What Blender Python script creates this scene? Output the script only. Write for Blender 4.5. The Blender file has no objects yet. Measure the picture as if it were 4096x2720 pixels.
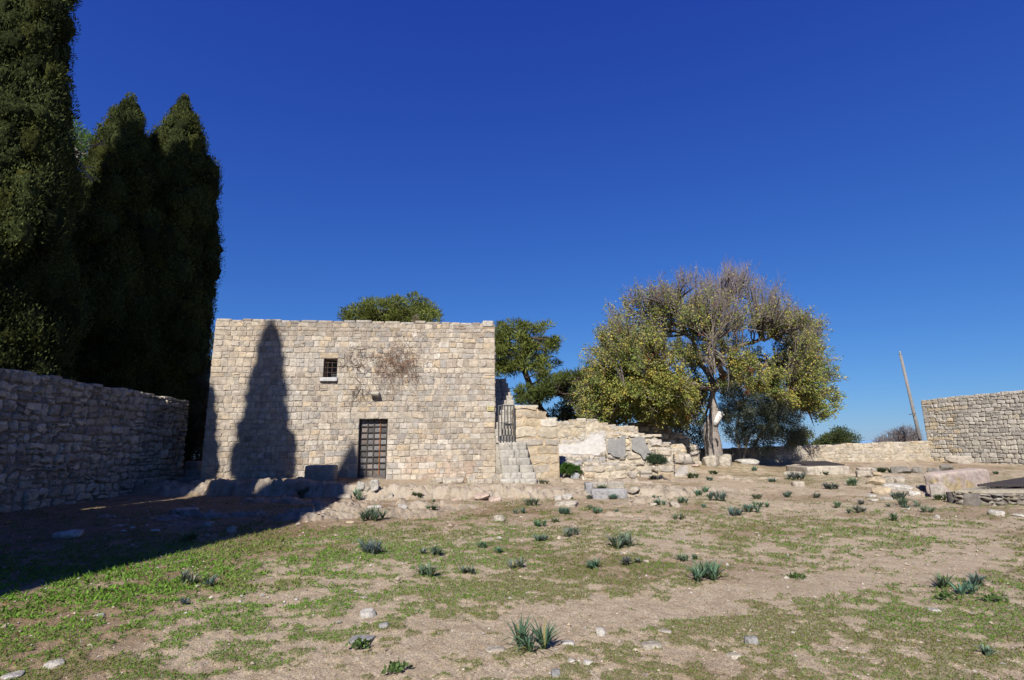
import bpy, math, random
import numpy as np
# ------------------------------------------------------------------ camera, sky, sun
SC = bpy.context.scene
FOC = 2083.0                      # focal length in pixels of the 4096 px wide photograph
PITCH = math.radians(11.1)
ROLL = 0.012
EYE = np.array([0.0, 0.0, 1.65])
CF = np.array([0, math.cos(PITCH), math.sin(PITCH)])
CR0 = np.array([1.0, 0, 0])
CU0 = np.array([0, -math.sin(PITCH), math.cos(PITCH)])
CR = CR0 * math.cos(ROLL) - CU0 * math.sin(ROLL)
CU = CU0 * math.cos(ROLL) + CR0 * math.sin(ROLL)
from mathutils import Matrix
cam_d = bpy.data.cameras.new('camera')
cam = bpy.data.objects.new('camera', cam_d)
SC.collection.objects.link(cam)
cam_d.sensor_width = 36.0
cam_d.lens = FOC / 4096 * 36.0
cam_d.clip_start = 0.05
cam_d.clip_end = 200000
cam.matrix_world = Matrix(((CR[0], CU[0], -CF[0], EYE[0]), (CR[1], CU[1], -CF[1], EYE[1]), (CR[2], CU[2], -CF[2], EYE[2]), (0, 0, 0, 1)))
SC.camera = cam

SUN_AZ = math.radians(14.5)       # direction the light travels, clockwise from +Y
SUN_EL = math.radians(40.0)
SD = np.array([math.sin(SUN_AZ) * math.cos(SUN_EL), math.cos(SUN_AZ) * math.cos(SUN_EL), -math.sin(SUN_EL)])
W = bpy.data.worlds.new('World')
SC.world = W
W.use_nodes = True
nt = W.node_tree
bg = nt.nodes['Background']
sky = nt.nodes.new('ShaderNodeTexSky')
sky.sky_type = 'NISHITA'
sky.sun_disc = False
sky.sun_elevation = SUN_EL
sky.sun_rotation = math.pi + SUN_AZ
sky.altitude = 250
sky.air_density = 1.0
sky.dust_density = 0.0
sky.ozone_density = 1.0
# deep polarised winter blue: the Nishita sky graded per channel (power, gain), the same for camera and light
EXPO = 0.85
SKY_S = 0.1
sep = nt.nodes.new('ShaderNodeSeparateColor'); com = nt.nodes.new('ShaderNodeCombineColor')
nt.links.new(sky.outputs[0], sep.inputs[0])
for k, (pw, gain) in enumerate(((1.05, .247), (.922, .426), (.555, .817))):
    a = nt.nodes.new('ShaderNodeMath'); a.operation = 'MULTIPLY'; a.inputs[1].default_value = 0.1
    b = nt.nodes.new('ShaderNodeMath'); b.operation = 'POWER'; b.inputs[1].default_value = pw
    c = nt.nodes.new('ShaderNodeMath'); c.operation = 'MULTIPLY'; c.inputs[1].default_value = gain / SKY_S / 2 ** EXPO
    nt.links.new(sep.outputs[k], a.inputs[0]); nt.links.new(a.outputs[0], b.inputs[0]); nt.links.new(b.outputs[0], c.inputs[0]); nt.links.new(c.outputs[0], com.inputs[k])
    if k == 1: GREEN = c
# green needs a gentler curve
def _m(op, a, b):
    n = nt.nodes.new('ShaderNodeMath'); n.operation = op
    for s_, v in zip(n.inputs, (a, b)):
        if isinstance(v, (int, float)): s_.default_value = v
        else: nt.links.new(v, s_)
    return n.outputs[0]
_g = _m('SUBTRACT', _m('MULTIPLY', _m('POWER', _m('MULTIPLY', sep.outputs[1], .1), .75), .50), .052)
nt.links.new(_m('MULTIPLY', _m('MAXIMUM', _g, .02), 1 / SKY_S / 2 ** EXPO), com.inputs[1])
nt.links.new(com.outputs[0], bg.inputs[0])
bg.inputs[1].default_value = SKY_S
sl = bpy.data.lights.new('sun', 'SUN')
sl.energy = 5.0
sl.angle = math.radians(0.5)
sl.color = (1.0, 0.955, 0.89)
so = bpy.data.objects.new('sun', sl)
SC.collection.objects.link(so)
from mathutils import Vector
so.rotation_euler = Vector(SD).to_track_quat('-Z', 'Y').to_euler()
so.location = (-8, -30, 30)
SC.view_settings.view_transform = 'Standard'
SC.view_settings.look = 'None'
SC.view_settings.gamma = 1.0
SC.view_settings.exposure = EXPO
SC.render.engine = 'CYCLES'
SC.cycles.use_denoising = True
SC.cycles.max_bounces = 6
SC.cycles.diffuse_bounces = 3
SC.cycles.transparent_max_bounces = 4

# ------------------------------------------------------------------ pixel rays (photo pixels -> places)
def ray(x, y):
    return CF + (x - 2048) / FOC * CR - (y - 1360) / FOC * CU
def at(x, y, Y):
    d = ray(x, y)
    return EYE + d * Y / d[1]
def ss(a, b, x):
    t = np.clip((np.asarray(x, float) - a) / (b - a), 0, 1)
    return t * t * (3 - 2 * t)
def _h(ix, iy, iz, seed):
    n = (ix.astype(np.int64) * 374761393 + iy.astype(np.int64) * 668265263 + iz.astype(np.int64) * 2147483647 + seed * 1274126177) & 0xffffffff
    n = ((n ^ (n >> 13)) * 1274126177) & 0xffffffff
    n = (n ^ (n >> 16)) & 0xffffffff
    return n / 4294967295.0
def vn(x, y, z=0.0, seed=0):
    x, y, z = np.broadcast_arrays(np.asarray(x, float), np.asarray(y, float), np.asarray(z, float))
    x0, y0, z0 = np.floor(x), np.floor(y), np.floor(z)
    u, v, w = x - x0, y - y0, z - z0
    u = u * u * (3 - 2 * u); v = v * v * (3 - 2 * v); w = w * w * (3 - 2 * w)
    r = 0
    for dx in (0, 1):
        for dy in (0, 1):
            for dz in (0, 1):
                wt = (u if dx else 1 - u) * (v if dy else 1 - v) * (w if dz else 1 - w)
                r = r + wt * _h(x0 + dx, y0 + dy, z0 + dz, seed)
    return r
def fbm(x, y, z=0.0, seed=0, o=4):
    r = 0; a = 0.5; s = 0
    for i in range(o):
        r = r + a * vn(np.asarray(x) * 2 ** i, np.asarray(y) * 2 ** i, np.asarray(z) * 2 ** i, seed + i * 7)
        s += a; a *= 0.5
    return r / s

# ------------------------------------------------------------------ mesh helpers
def tag(o, label=None, cat=None, group=None, kind=None):
    if label: o['label'] = label
    if cat: o['category'] = cat
    if group: o['group'] = group
    if kind: o['kind'] = kind
    return o
ALB = 0.72      # overall albedo of the things in the place
def mk(name, V, Fs, mat, parent=None, col=None, smooth=False):
    """one mesh object from vertices and a list of face arrays (n,3) / (n,4) / lists"""
    V = np.asarray(V, np.float32).reshape(-1, 3)
    me = bpy.data.meshes.new(name)
    if isinstance(Fs, np.ndarray): Fs = [Fs]
    arrs = []
    poly = []
    for a in Fs:
        if isinstance(a, np.ndarray) and a.ndim == 2:
            if len(a): arrs.append(a.astype(np.int32))
        else:
            poly.append(list(a))
    for p in poly:
        arrs.append(np.asarray([p], np.int32))
    li = np.concatenate([a.ravel() for a in arrs])
    lt = np.concatenate([np.full(len(a), a.shape[1], np.int32) for a in arrs])
    ls = np.concatenate([[0], np.cumsum(lt)[:-1]]).astype(np.int32)
    me.vertices.add(len(V)); me.vertices.foreach_set('co', V.ravel())
    me.loops.add(len(li)); me.loops.foreach_set('vertex_index', li)
    me.polygons.add(len(lt)); me.polygons.foreach_set('loop_start', ls); me.polygons.foreach_set('loop_total', lt)
    me.polygons.foreach_set('use_smooth', np.full(len(lt), bool(smooth)))
    me.update(calc_edges=True)
    if col is not None:
        c = np.asarray(col, np.float32)
        if c.ndim == 1: c = np.tile(c, (len(V), 1))
        if name != 'ground': c = c * ALB
        if c.shape[1] == 3: c = np.hstack([c, np.ones((len(V), 1), np.float32)])
        at_ = me.color_attributes.new('col', 'FLOAT_COLOR', 'POINT')
        at_.data.foreach_set('color', c.astype(np.float32).ravel())
    me.materials.append(mat)
    o = bpy.data.objects.new(name, me)
    SC.collection.objects.link(o)
    if parent is not None: o.parent = parent
    return o
def empty(name, loc=(0, 0, 0)):
    o = bpy.data.objects.new(name, None)
    o.empty_display_size = 0.2
    o.location = loc
    SC.collection.objects.link(o)
    bpy.context.view_layer.update()
    return o
def keep(o, root):
    """parent o to root, keeping its place in the world"""
    o.parent = root
    o.matrix_parent_inverse = Matrix.Translation(-Vector(root.location))
    return o
class MB:
    def __init__(s):
        s.V = []; s.F = []; s.C = []; s.n = 0
    def add(s, V, Fs, col=None):
        V = np.asarray(V, float).reshape(-1, 3)
        if isinstance(Fs, np.ndarray): Fs = [Fs]
        for a in Fs:
            s.F.append(np.atleast_2d(np.asarray(a, np.int64)) + s.n)
        s.V.append(V); s.n += len(V)
        c = np.asarray((1, 1, 1) if col is None else col, float)
        s.C.append(np.tile(c, (len(V), 1)) if c.ndim == 1 else c)
    def box(s, c, size, ax=None, col=None):
        ax = np.eye(3) if ax is None else np.asarray(ax, float)
        q = np.array([(i, j, k) for i in (-.5, .5) for j in (-.5, .5) for k in (-.5, .5)]) * np.asarray(size)
        s.add(np.asarray(c) + q @ ax, np.array([(0, 1, 3, 2), (4, 6, 7, 5), (0, 4, 5, 1), (2, 3, 7, 6), (0, 2, 6, 4), (1, 5, 7, 3)]), col)
    def tube(s, P, r, sides=6, col=None, cap=True):
        P = np.asarray(P, float); n = len(P)
        r = np.broadcast_to(np.asarray(r, float), (n,))
        T = np.gradient(P, axis=0) if n > 2 else np.tile(P[1] - P[0], (n, 1))
        T = T / (np.linalg.norm(T, axis=1, keepdims=True) + 1e-9)
        ref = np.array([0, 0, 1.0]) if abs(T[:, 2]).mean() < .8 else np.array([1.0, 0, 0])
        A = np.cross(T, ref); A /= np.linalg.norm(A, axis=1, keepdims=True) + 1e-9
        B = np.cross(T, A)
        an = np.arange(sides) * 2 * math.pi / sides
        V = (P[:, None] + r[:, None, None] * (np.cos(an)[None, :, None] * A[:, None] + np.sin(an)[None, :, None] * B[:, None])).reshape(-1, 3)
        i = np.arange(n - 1)[:, None] * sides; j = np.arange(sides)[None]; k = (j + 1) % sides
        Fq = np.stack([i + j, i + k, i + sides + k, i + sides + j], -1).reshape(-1, 4)
        s.add(V, [Fq] + ([np.arange(sides)[None, ::-1], (n - 1) * sides + np.arange(sides)[None]] if cap else []), col)
    def build(s, name, mat, parent=None, smooth=False):
        return mk(name, np.concatenate(s.V), s.F, mat, parent, np.concatenate(s.C), smooth)

# ------------------------------------------------------------------ materials
def mat_new(name, rough=0.8, spec=0.3):
    m = bpy.data.materials.new(name); m.use_nodes = True
    t = m.node_tree; b = t.nodes['Principled BSDF']
    b.inputs['Roughness'].default_value = rough
    b.inputs['Specular IOR Level'].default_value = spec
    return m, t, b
def N(t, kind, **kw):
    n = t.nodes.new(kind)
    for k, v in kw.items():
        if k.startswith('i_'): n.inputs[k[2:]].default_value = v
        else: setattr(n, k, v)
    return n
def noise(t, scale, detail=6, rough=.6, dist=0.0):
    co = N(t, 'ShaderNodeTexCoord')
    n = N(t, 'ShaderNodeTexNoise')
    n.inputs['Scale'].default_value = scale; n.inputs['Detail'].default_value = detail
    n.inputs['Roughness'].default_value = rough; n.inputs['Distortion'].default_value = dist
    t.links.new(co.outputs['Object'], n.inputs['Vector'])
    return n
def ramp(t, src, stops):
    r = N(t, 'ShaderNodeValToRGB')
    e = r.color_ramp.elements
    while len(e) < len(stops): e.new(0.5)
    for k, (p, c) in zip(e, stops):
        k.position = p; k.color = c if len(c) == 4 else (*c, 1)
    t.links.new(src, r.inputs[0])
    return r
def mix(t, a, b, fac=1.0, mode='MULTIPLY'):
    m = N(t, 'ShaderNodeMix', data_type='RGBA', blend_type=mode)
    for sock, v in ((m.inputs[0], fac), (m.inputs[6], a), (m.inputs[7], b)):
        if hasattr(v, 'is_output') or isinstance(v, bpy.types.NodeSocket): t.links.new(v, sock)
        elif isinstance(v, (int, float)): sock.default_value = v
        else: sock.default_value = (*v, 1)
    return m.outputs[2]
def bump(t, b, hsock, strength=.5, dist=.02):
    n = N(t, 'ShaderNodeBump')
    n.inputs['Strength'].default_value = strength; n.inputs['Distance'].default_value = dist
    t.links.new(hsock, n.inputs['Height'])
    t.links.new(n.outputs[0], b.inputs['Normal'])
def attr(t, name='col'):
    return N(t, 'ShaderNodeVertexColor', layer_name=name).outputs[0]

def stone_mat(name, amp=.35, pit=.5, bs=.7, lich=.35):
    m, t, b = mat_new(name, .9, .2)
    c = attr(t)
    n1 = noise(t, 7, 8, .65)
    c = mix(t, c, ramp(t, n1.outputs[0], [(.3, (1 - amp,) * 3), (.72, (1 + amp * .75,) * 3)]).outputs[0])
    n2 = noise(t, 32, 5, .7, .6)
    c = mix(t, c, ramp(t, n2.outputs[0], [(.30, (1 - pit, 1 - pit * 1.05, 1 - pit * 1.1)), (.46, (1, 1, 1))]).outputs[0])
    n3 = noise(t, 1.7, 6, .62, .4)
    c = mix(t, c, (.31, .295, .265), ramp(t, n3.outputs[0], [(.52, (0, 0, 0)), (.70, (lich,) * 3)]).outputs[0], 'MIX')
    t.links.new(c, b.inputs['Base Color'])
    add = N(t, 'ShaderNodeMath', operation='MULTIPLY_ADD'); add.inputs[1].default_value = .6
    t.links.new(n2.outputs[0], add.inputs[0]); t.links.new(n1.outputs[0], add.inputs[2])
    bump(t, b, add.outputs[0], bs, .03)
    return m
M_STONE = stone_mat('limestone_masonry', .38, .55, .9)
M_ROUGH = stone_mat('rough_weathered_limestone', .45, .65, 1.0, .45)
M_SMOOTH = stone_mat('dressed_stone', .22, .3, .4, .2)
def leaf_mat(name, trans=.25, rough=.55, spec=.25):
    m, t, b = mat_new(name, rough, spec)
    a = attr(t)
    t.links.new(a, b.inputs['Base Color'])
    if trans:
        tr = N(t, 'ShaderNodeBsdfTranslucent')
        t.links.new(a, tr.inputs[0])
        mx = N(t, 'ShaderNodeMixShader'); mx.inputs[0].default_value = trans
        t.links.new(b.outputs[0], mx.inputs[1]); t.links.new(tr.outputs[0], mx.inputs[2])
        t.links.new(mx.outputs[0], t.nodes['Material Output'].inputs[0])
    return m
M_LEAF = leaf_mat('foliage', .25, .7, .12)
M_CYP = leaf_mat('cypress_foliage', .12, .9, .05)
_t = M_CYP.node_tree; _n = noise(_t, 14, 5, .75); bump(_t, _t.nodes['Principled BSDF'], _n.outputs[0], 1.0, .12)
_b = _t.nodes['Principled BSDF']; _a = _b.inputs['Base Color'].links[0].from_socket
_t.links.new(mix(_t, _a, ramp(_t, _n.outputs[0], [(.36, (.45,) * 3), (.62, (1.3,) * 3)]).outputs[0]), _b.inputs['Base Color'])
M_GRASS = leaf_mat('low_grass', .3, .9, .05)
def bark_mat(name, scale=14):
    m, t, b = mat_new(name, .9, .15)
    n = noise(t, scale, 6, .7, .5)
    c = mix(t, attr(t), ramp(t, n.outputs[0], [(.3, (.45,) * 3), (.7, (1.35,) * 3)]).outputs[0])
    t.links.new(c, b.inputs['Base Color'])
    bump(t, b, n.outputs[0], .9, .04)
    return m
M_BARK = bark_mat('bark')
M_TWIG = leaf_mat('dry_twigs', 0, .8, .1)
def metal_mat(name, base, rust, rough=.5):
    m, t, b = mat_new(name, rough, .4)
    n = noise(t, 9, 6, .7)
    c = ramp(t, n.outputs[0], [(.42, base), (.62, tuple(.6 * a + .4 * r for a, r in zip(base, rust))), (.74, rust)])
    t.links.new(c.outputs[0], b.inputs['Base Color'])
    bump(t, b, n.outputs[0], .3, .004)
    return m
M_IRON = metal_mat('painted_iron', (.035, .037, .04), (.06, .045, .035))
M_RUST = metal_mat('rusty_iron', (.035, .028, .025), (.16, .06, .025), .8)
M_GRATE = metal_mat('dark_grate_iron', (.022, .019, .019), (.05, .03, .022), .7)
# ------------------------------------------------------------------ terrain
def ledge_y(x):
    return np.interp(x, [-13, -10, -7.5, -5.7, -4.4, -2.5, -.5, 2, 4, 6.5, 9], [17.4, 16.9, 16.4, 16.0, 15.4, 14.95, 14.8, 15.15, 14.9, 15.0, 15.0]) + .55 * (vn(np.asarray(x) * 1.3, 3.7, 0, 5) - .5) + .2 * (vn(np.asarray(x) * 4.1, 1.7, 0, 6) - .5)
def H0(x, y):
    """terrain without the fine grain"""
    x = np.asarray(x, float); y = np.asarray(y, float)
    sl = np.interp(x, [-2, 6], [.015, .02])
    yl = ledge_y(x)
    hs_ = np.interp(x, [-14, -11, -8, -5.5, -4, 0, 3, 6, 9], [.2, .3, .42, .36, .27, .25, .17, .09, 0.0])
    d = y - yl
    z = sl * np.clip(np.minimum(y, 40) - 8, 0, None)
    z = z + hs_ * ss(-.12, .28, d) - np.interp(x, [-9, -4], [.12, 0]) * hs_ * ss(.7, 1.6, d)
    z = z + .35 * np.exp(-(((x - 9.2) / 2.2) ** 2 + ((y - 24.3) / 1.6) ** 2))
    z = z - .25 * ss(11, 17, x) * ss(15, 10, y)
    r = np.sqrt(x * x + y * y)
    z = z - np.minimum(.0022 * np.clip(r - 42, 0, None) ** 2, 262)
    return z
def rock_mask(x, y):
    d = y - ledge_y(x)
    n = fbm(x * .9, y * .9, 0, 21)
    edge = ss(-.22, -.02, d) * ss(.9, .25, d - 1.1 * (n - .3)) * ss(-12.5, -11, x) * ss(8.5, 5.5, x + 2 * (n - .5))
    c1 = gp(1295, 2052)
    e = ((x - c1[0]) / 1.05) ** 2 + ((y - c1[1]) / 1.5) ** 2
    patch = ss(1.15, .55, e + 1.2 * (fbm(x * 1.5, y * 1.5, 0, 33) - .5)) * .95
    a = ss(.62, .7, fbm(x * .45, y * .8, 0, 40)) * ss(10.5, 12, y) * ss(24, 18, y) * .8
    return np.clip(np.maximum(np.maximum(edge, patch), a), 0, 1)
def gp(px, py, h=H0):
    d = ray(px, py)
    lo, hi = 1.0, 200.0
    ts = np.concatenate([np.linspace(2, 40, 1500), np.linspace(40, 300, 800)])
    p = EYE[None] + ts[:, None] * d[None]
    below = p[:, 2] < h(p[:, 0], p[:, 1])
    i = int(np.argmax(below)) if below.any() else len(ts) - 1
    q = p[i].copy(); q[2] = float(h(q[0], q[1]))
    return q
PATH = np.array([gp(*p)[:2] for p in ((4000, 2230), (3700, 2270), (3300, 2330), (2900, 2395), (2500, 2470), (2100, 2530), (1700, 2590), (1350, 2680), (900, 2800))])
def path_d(x, y):
    best = np.full(np.shape(x), 1e9)
    for a, b in zip(PATH[:-1], PATH[1:]):
        ab = b - a
        t = np.clip(((x - a[0]) * ab[0] + (y - a[1]) * ab[1]) / (ab @ ab), 0, 1)
        best = np.minimum(best, np.hypot(x - a[0] - t * ab[0], y - a[1] - t * ab[1]))
    return best
def blob(x, y, px, py, rx, ry):
    c = gp(px, py)
    return np.exp(-(((x - c[0]) / rx) ** 2 + ((y - c[1]) / ry) ** 2))
def grass_f(x, y):
    n1 = fbm(x * .42, y * .42, 0, 50, 3); n2 = fbm(x * 1.3, y * 1.6, 0, 61, 4); n3 = fbm(x * 4.5, y * 5, 0, 71, 3)
    n4 = fbm(x * 14, y * 14, 0, 81, 2)
    v = .5 + .15 * (n1 - .5) + .25 * (n2 - .5) + .54 * (n3 - .5) + .34 * (n4 - .5) + .006
    v = v + .075 * blob(x, y, 1150, 2180, 2.9, 1.7) + .06 * blob(x, y, 350, 2400, 2.2, 1.4) + .035 * blob(x, y, 1900, 2370, 1.6, .7)
    v = v + .045 * blob(x, y, 3350, 2480, 1.6, .9) + .045 * blob(x, y, 2850, 2620, 1.2, .6) + .04 * blob(x, y, 3700, 2130, 2.2, 1.5) + .035 * blob(x, y, 3000, 2200, 2.5, 1.2)
    v = v - .16 * np.exp(-(path_d(x, y) / (.28 + .3 * n2)) ** 2)
    v = v - .07 * ss(10.0, 12.0, y - .18 * x) - .05 * ss(13, 15, y) + .02 * ss(-3, -6, x) * ss(12, 9, y)
    v = v - .3 * rock_mask(x, y)
    v = v + .12 * ss(7.5, 9, x) * ss(16, 18, y) * ss(26, 22, y)
    return v
def grass_mask(x, y):
    return ss(.49, .55, grass_f(x, y))
def Hf(x, y):
    z = H0(x, y)
    near = ss(70, 40, np.hypot(x, y))
    rk = rock_mask(x, y)
    dc = gp(1490, 1935)
    rk = rk * (1 - .9 * np.exp(-((x - dc[0]) / 1.1) ** 4) * ss(dc[1] - 1.3, dc[1] - .5, y))
    z = z + near * (.07 * (fbm(x * .5, y * .5, 0, 11, 3) - .5) + .022 * (fbm(x * 3, y * 3, 0, 12, 3) - .5) + .016 * (vn(x * 15, y * 15, 0, 14) - .5) + .010 * (vn(x * 37, y * 37, 0, 15) - .5))
    st = fbm(x * .8, y * 2.6, 0, 90, 4)
    terr = (np.floor(st * 9) + ss(.0, .35, st * 9 - np.floor(st * 9))) / 9
    rd = 1 - np.abs(2 * fbm(x * 2.2, y * 4.5, 0, 97, 4) - 1)
    wx = x * 1.9 + 1.6 * (fbm(x * 1.1, y * 1.1, 0, 131, 3) - .5) * 2; wy = y * 3.1 + 1.6 * (fbm(x * 1.3, y * 1.3, 0, 137, 3) - .5) * 2
    cell = _h(np.floor(wx), np.floor(wy), np.zeros_like(wx), 141)
    fx = np.abs(wx - np.floor(wx) - .5) * 2; fy = np.abs(wy - np.floor(wy) - .5) * 2
    crack = ss(.82, 1.0, np.maximum(fx, fy))
    z = z + near * rk * (.17 * (cell - .5) - .09 * crack + .05 * (fbm(x * 9, y * 11, 0, 145, 3) - .5))
    z = z + near * rk * (.22 * (terr - .45) + .10 * (fbm(x * 4, y * 6, 0, 95, 3) - .5) - .22 * np.clip(rd - .86, 0, 1) / .14 * .5 + .03)
    z = z + near * .012 * grass_mask(x, y)
    return z
def build_ground():
    an = np.radians(np.concatenate([np.arange(-58, 58, .15), np.arange(58, 302, 4.0)]))
    r = [.4, 1.2, 2.2, 3.0]; k = .8 / (FOC / 4 * 1.62)
    while r[-1] < 60:
        s = max(r[-1] ** 2 * k, .008)
        if 12 < r[-1] < 26: s = min(s, .075)
        elif r[-1] <= 12: s = min(s, .06)
        else: s = min(s, 1.5)
        r.append(r[-1] + s)
    r = np.array(r + [64, 70, 80, 95, 120, 160, 220, 300, 400, 500, 700])
    A, Rr = np.meshgrid(an, r)
    x = Rr * np.sin(A); y = Rr * np.cos(A)
    z = Hf(x, y)
    na, nr = len(an), len(r)
    V = np.stack([x, y, z], -1).reshape(-1, 3)
    i = np.arange(nr - 1)[:, None] * na; j = np.arange(na)[None]; j2 = (j + 1) % na
    Q = np.stack([i + j, i + j2, i + na + j2, i + na + j], -1).reshape(-1, 4)
    Q = Q[:, ::-1]
    V = np.vstack([V, [[0, 0, float(Hf(np.array(0.), np.array(0.)))]]])
    fan = np.stack([np.full(na, na * nr), (np.arange(na) + 1) % na, np.arange(na)], -1)
    xv, yv = V[:, 0], V[:, 1]
    g = grass_mask(xv, yv); rk = rock_mask(xv, yv)
    soil = fbm(xv * .7, yv * .7, 0, 101, 4)
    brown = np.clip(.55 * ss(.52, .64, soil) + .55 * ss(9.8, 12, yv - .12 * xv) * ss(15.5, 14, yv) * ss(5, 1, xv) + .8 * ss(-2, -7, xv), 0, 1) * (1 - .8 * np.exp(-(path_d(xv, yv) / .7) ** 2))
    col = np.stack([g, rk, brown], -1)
    m, t, b = mat_new('dry_sandy_ground', .95, .1)
    sep = N(t, 'ShaderNodeSeparateColor')
    t.links.new(attr(t), sep.inputs[0])
    n1 = noise(t, 5, 8, .7); n2 = noise(t, 55, 4, .7); n3 = noise(t, 150, 3, .6)
    sand = ramp(t, n1.outputs[0], [(.3, (.285, .217, .147)), (.5, (.385, .308, .218)), (.72, (.45, .373, .28))]).outputs[0]
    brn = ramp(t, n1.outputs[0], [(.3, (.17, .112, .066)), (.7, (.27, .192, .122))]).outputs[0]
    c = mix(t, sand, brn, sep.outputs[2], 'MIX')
    c = mix(t, c, ramp(t, n2.outputs[0], [(.33, (.55, .52, .5)), (.5, (1, 1, 1)), (.68, (1.2, 1.2, 1.2))]).outputs[0])
    c = mix(t, c, ramp(t, n3.outputs[0], [(.36, (.6, .58, .55)), (.5, (1, 1, 1)), (.66, (1.25, 1.25, 1.22))]).outputs[0])
    gc = ramp(t, n2.outputs[0], [(.35, (.085, .083, .028)), (.65, (.16, .148, .062))]).outputs[0]
    gf = N(t, 'ShaderNodeMath', operation='MULTIPLY'); gf.inputs[1].default_value = .5
    t.links.new(sep.outputs[0], gf.inputs[0])
    c = mix(t, c, gc, gf.outputs[0], 'MIX')
    n4 = noise(t, 3, 9, .7, .3)
    rc = ramp(t, n4.outputs[0], [(.3, (.145, .115, .085)), (.45, (.31, .255, .19)), (.7, (.40, .345, .28))]).outputs[0]
    rc = mix(t, rc, ramp(t, n2.outputs[0], [(.32, (.5, .48, .46)), (.48, (1, 1, 1))]).outputs[0])
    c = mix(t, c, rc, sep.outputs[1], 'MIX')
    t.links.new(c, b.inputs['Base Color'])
    add = N(t, 'ShaderNodeMath', operation='ADD')
    t.links.new(n2.outputs[0], add.inputs[0]); t.links.new(n3.outputs[0], add.inputs[1])
    add2 = N(t, 'ShaderNodeMath', operation='MULTIPLY_ADD'); add2.inputs[1].default_value = 1.2
    t.links.new(n4.outputs[0], add2.inputs[0]); t.links.new(add.outputs[0], add2.inputs[2])
    bump(t, b, add2.outputs[0], .9, .018)
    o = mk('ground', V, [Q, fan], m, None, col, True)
    tag(o, 'sandy courtyard ground with patchy green and a low bedrock ledge', 'ground', kind='structure')
build_ground()
def build_sea():
    m, t, b = mat_new('sea', .15, .5)
    b.inputs['Base Color'].default_value = (.28, .40, .52, 1)  # pale blue base colour stands in for haze over the distant water
    n = 72; an = np.arange(n) * 2 * math.pi / n
    V = [(0, 0, -255)] + [(90000 * math.sin(a), 90000 * math.cos(a), -255) for a in an]
    Fs = np.array([(0, 1 + (i + 1) % n, 1 + i) for i in range(n)])
    tag(mk('sea', V, Fs, m), 'flat sea far below the hilltop, painted pale blue for haze', 'sea', kind='structure')
build_sea()

# ------------------------------------------------------------------ rock and block shapes
_cube = {}
def cube_sphere(n):
    if n in _cube: return _cube[n]
    idx = {}; V = []; Q = []
    def vid(p):
        if p not in idx:
            idx[p] = len(V); V.append([2 * c / n - 1 for c in p])
        return idx[p]
    for ax in range(3):
        for side in (0, n):
            for i in range(n):
                for j in range(n):
                    q = []
                    for di, dj in ((0, 0), (1, 0), (1, 1), (0, 1)):
                        p = [0, 0, 0]; p[ax] = side; p[(ax + 1) % 3] = i + di; p[(ax + 2) % 3] = j + dj
                        q.append(vid(tuple(p)))
                    Q.append(q if side else q[::-1])
    _cube[n] = (np.array(V, float), np.array(Q))
    return _cube[n]
def rock(size, seed, boxy=.5, rough=.12, n=8, fs=1.6):
    """boulder (boxy ~ .3) or cut block (boxy ~ .95), centred, rounded and weathered"""
    C, Q = cube_sphere(n)
    p = 2 + 14 * boxy ** 3
    d = C / (np.sum(np.abs(C) ** p, 1, keepdims=True) ** (1 / p))
    nrm = d / np.linalg.norm(d, axis=1, keepdims=True)
    rn = fbm(d[:, 0] * fs + seed * 3.1, d[:, 1] * fs + seed * 1.7, d[:, 2] * fs + 5.5, seed, 4) - .5
    fine = fbm(d[:, 0] * 5 + seed, d[:, 1] * 5, d[:, 2] * 5, seed + 50, 2) - .5
    # chisel two or three flat facets into boulders
    rs = np.random.RandomState(seed)
    if boxy < .8:
        for _ in range(4):
            a = rs.normal(size=3); a /= np.linalg.norm(a); lim = rs.uniform(.62, .85)
            ex = np.clip(d @ a - lim, 0, None)
            d = d - ex[:, None] * a * .85
    d = d + nrm * (rn * 2 * rough + fine * rough * .55)[:, None]
    return d * np.asarray(size) * .5, Q
def rot_z(a):
    return np.array([[math.cos(a), math.sin(a), 0], [-math.sin(a), math.cos(a), 0], [0, 0, 1]])
ROCKCOL = {'pale': (.44, .385, .31), 'white': (.50, .465, .41), 'grey': (.30, .29, .28), 'warm': (.50, .40, .27), 'dark': (.24, .22, .19), 'pink': (.50, .38, .31)}
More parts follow.
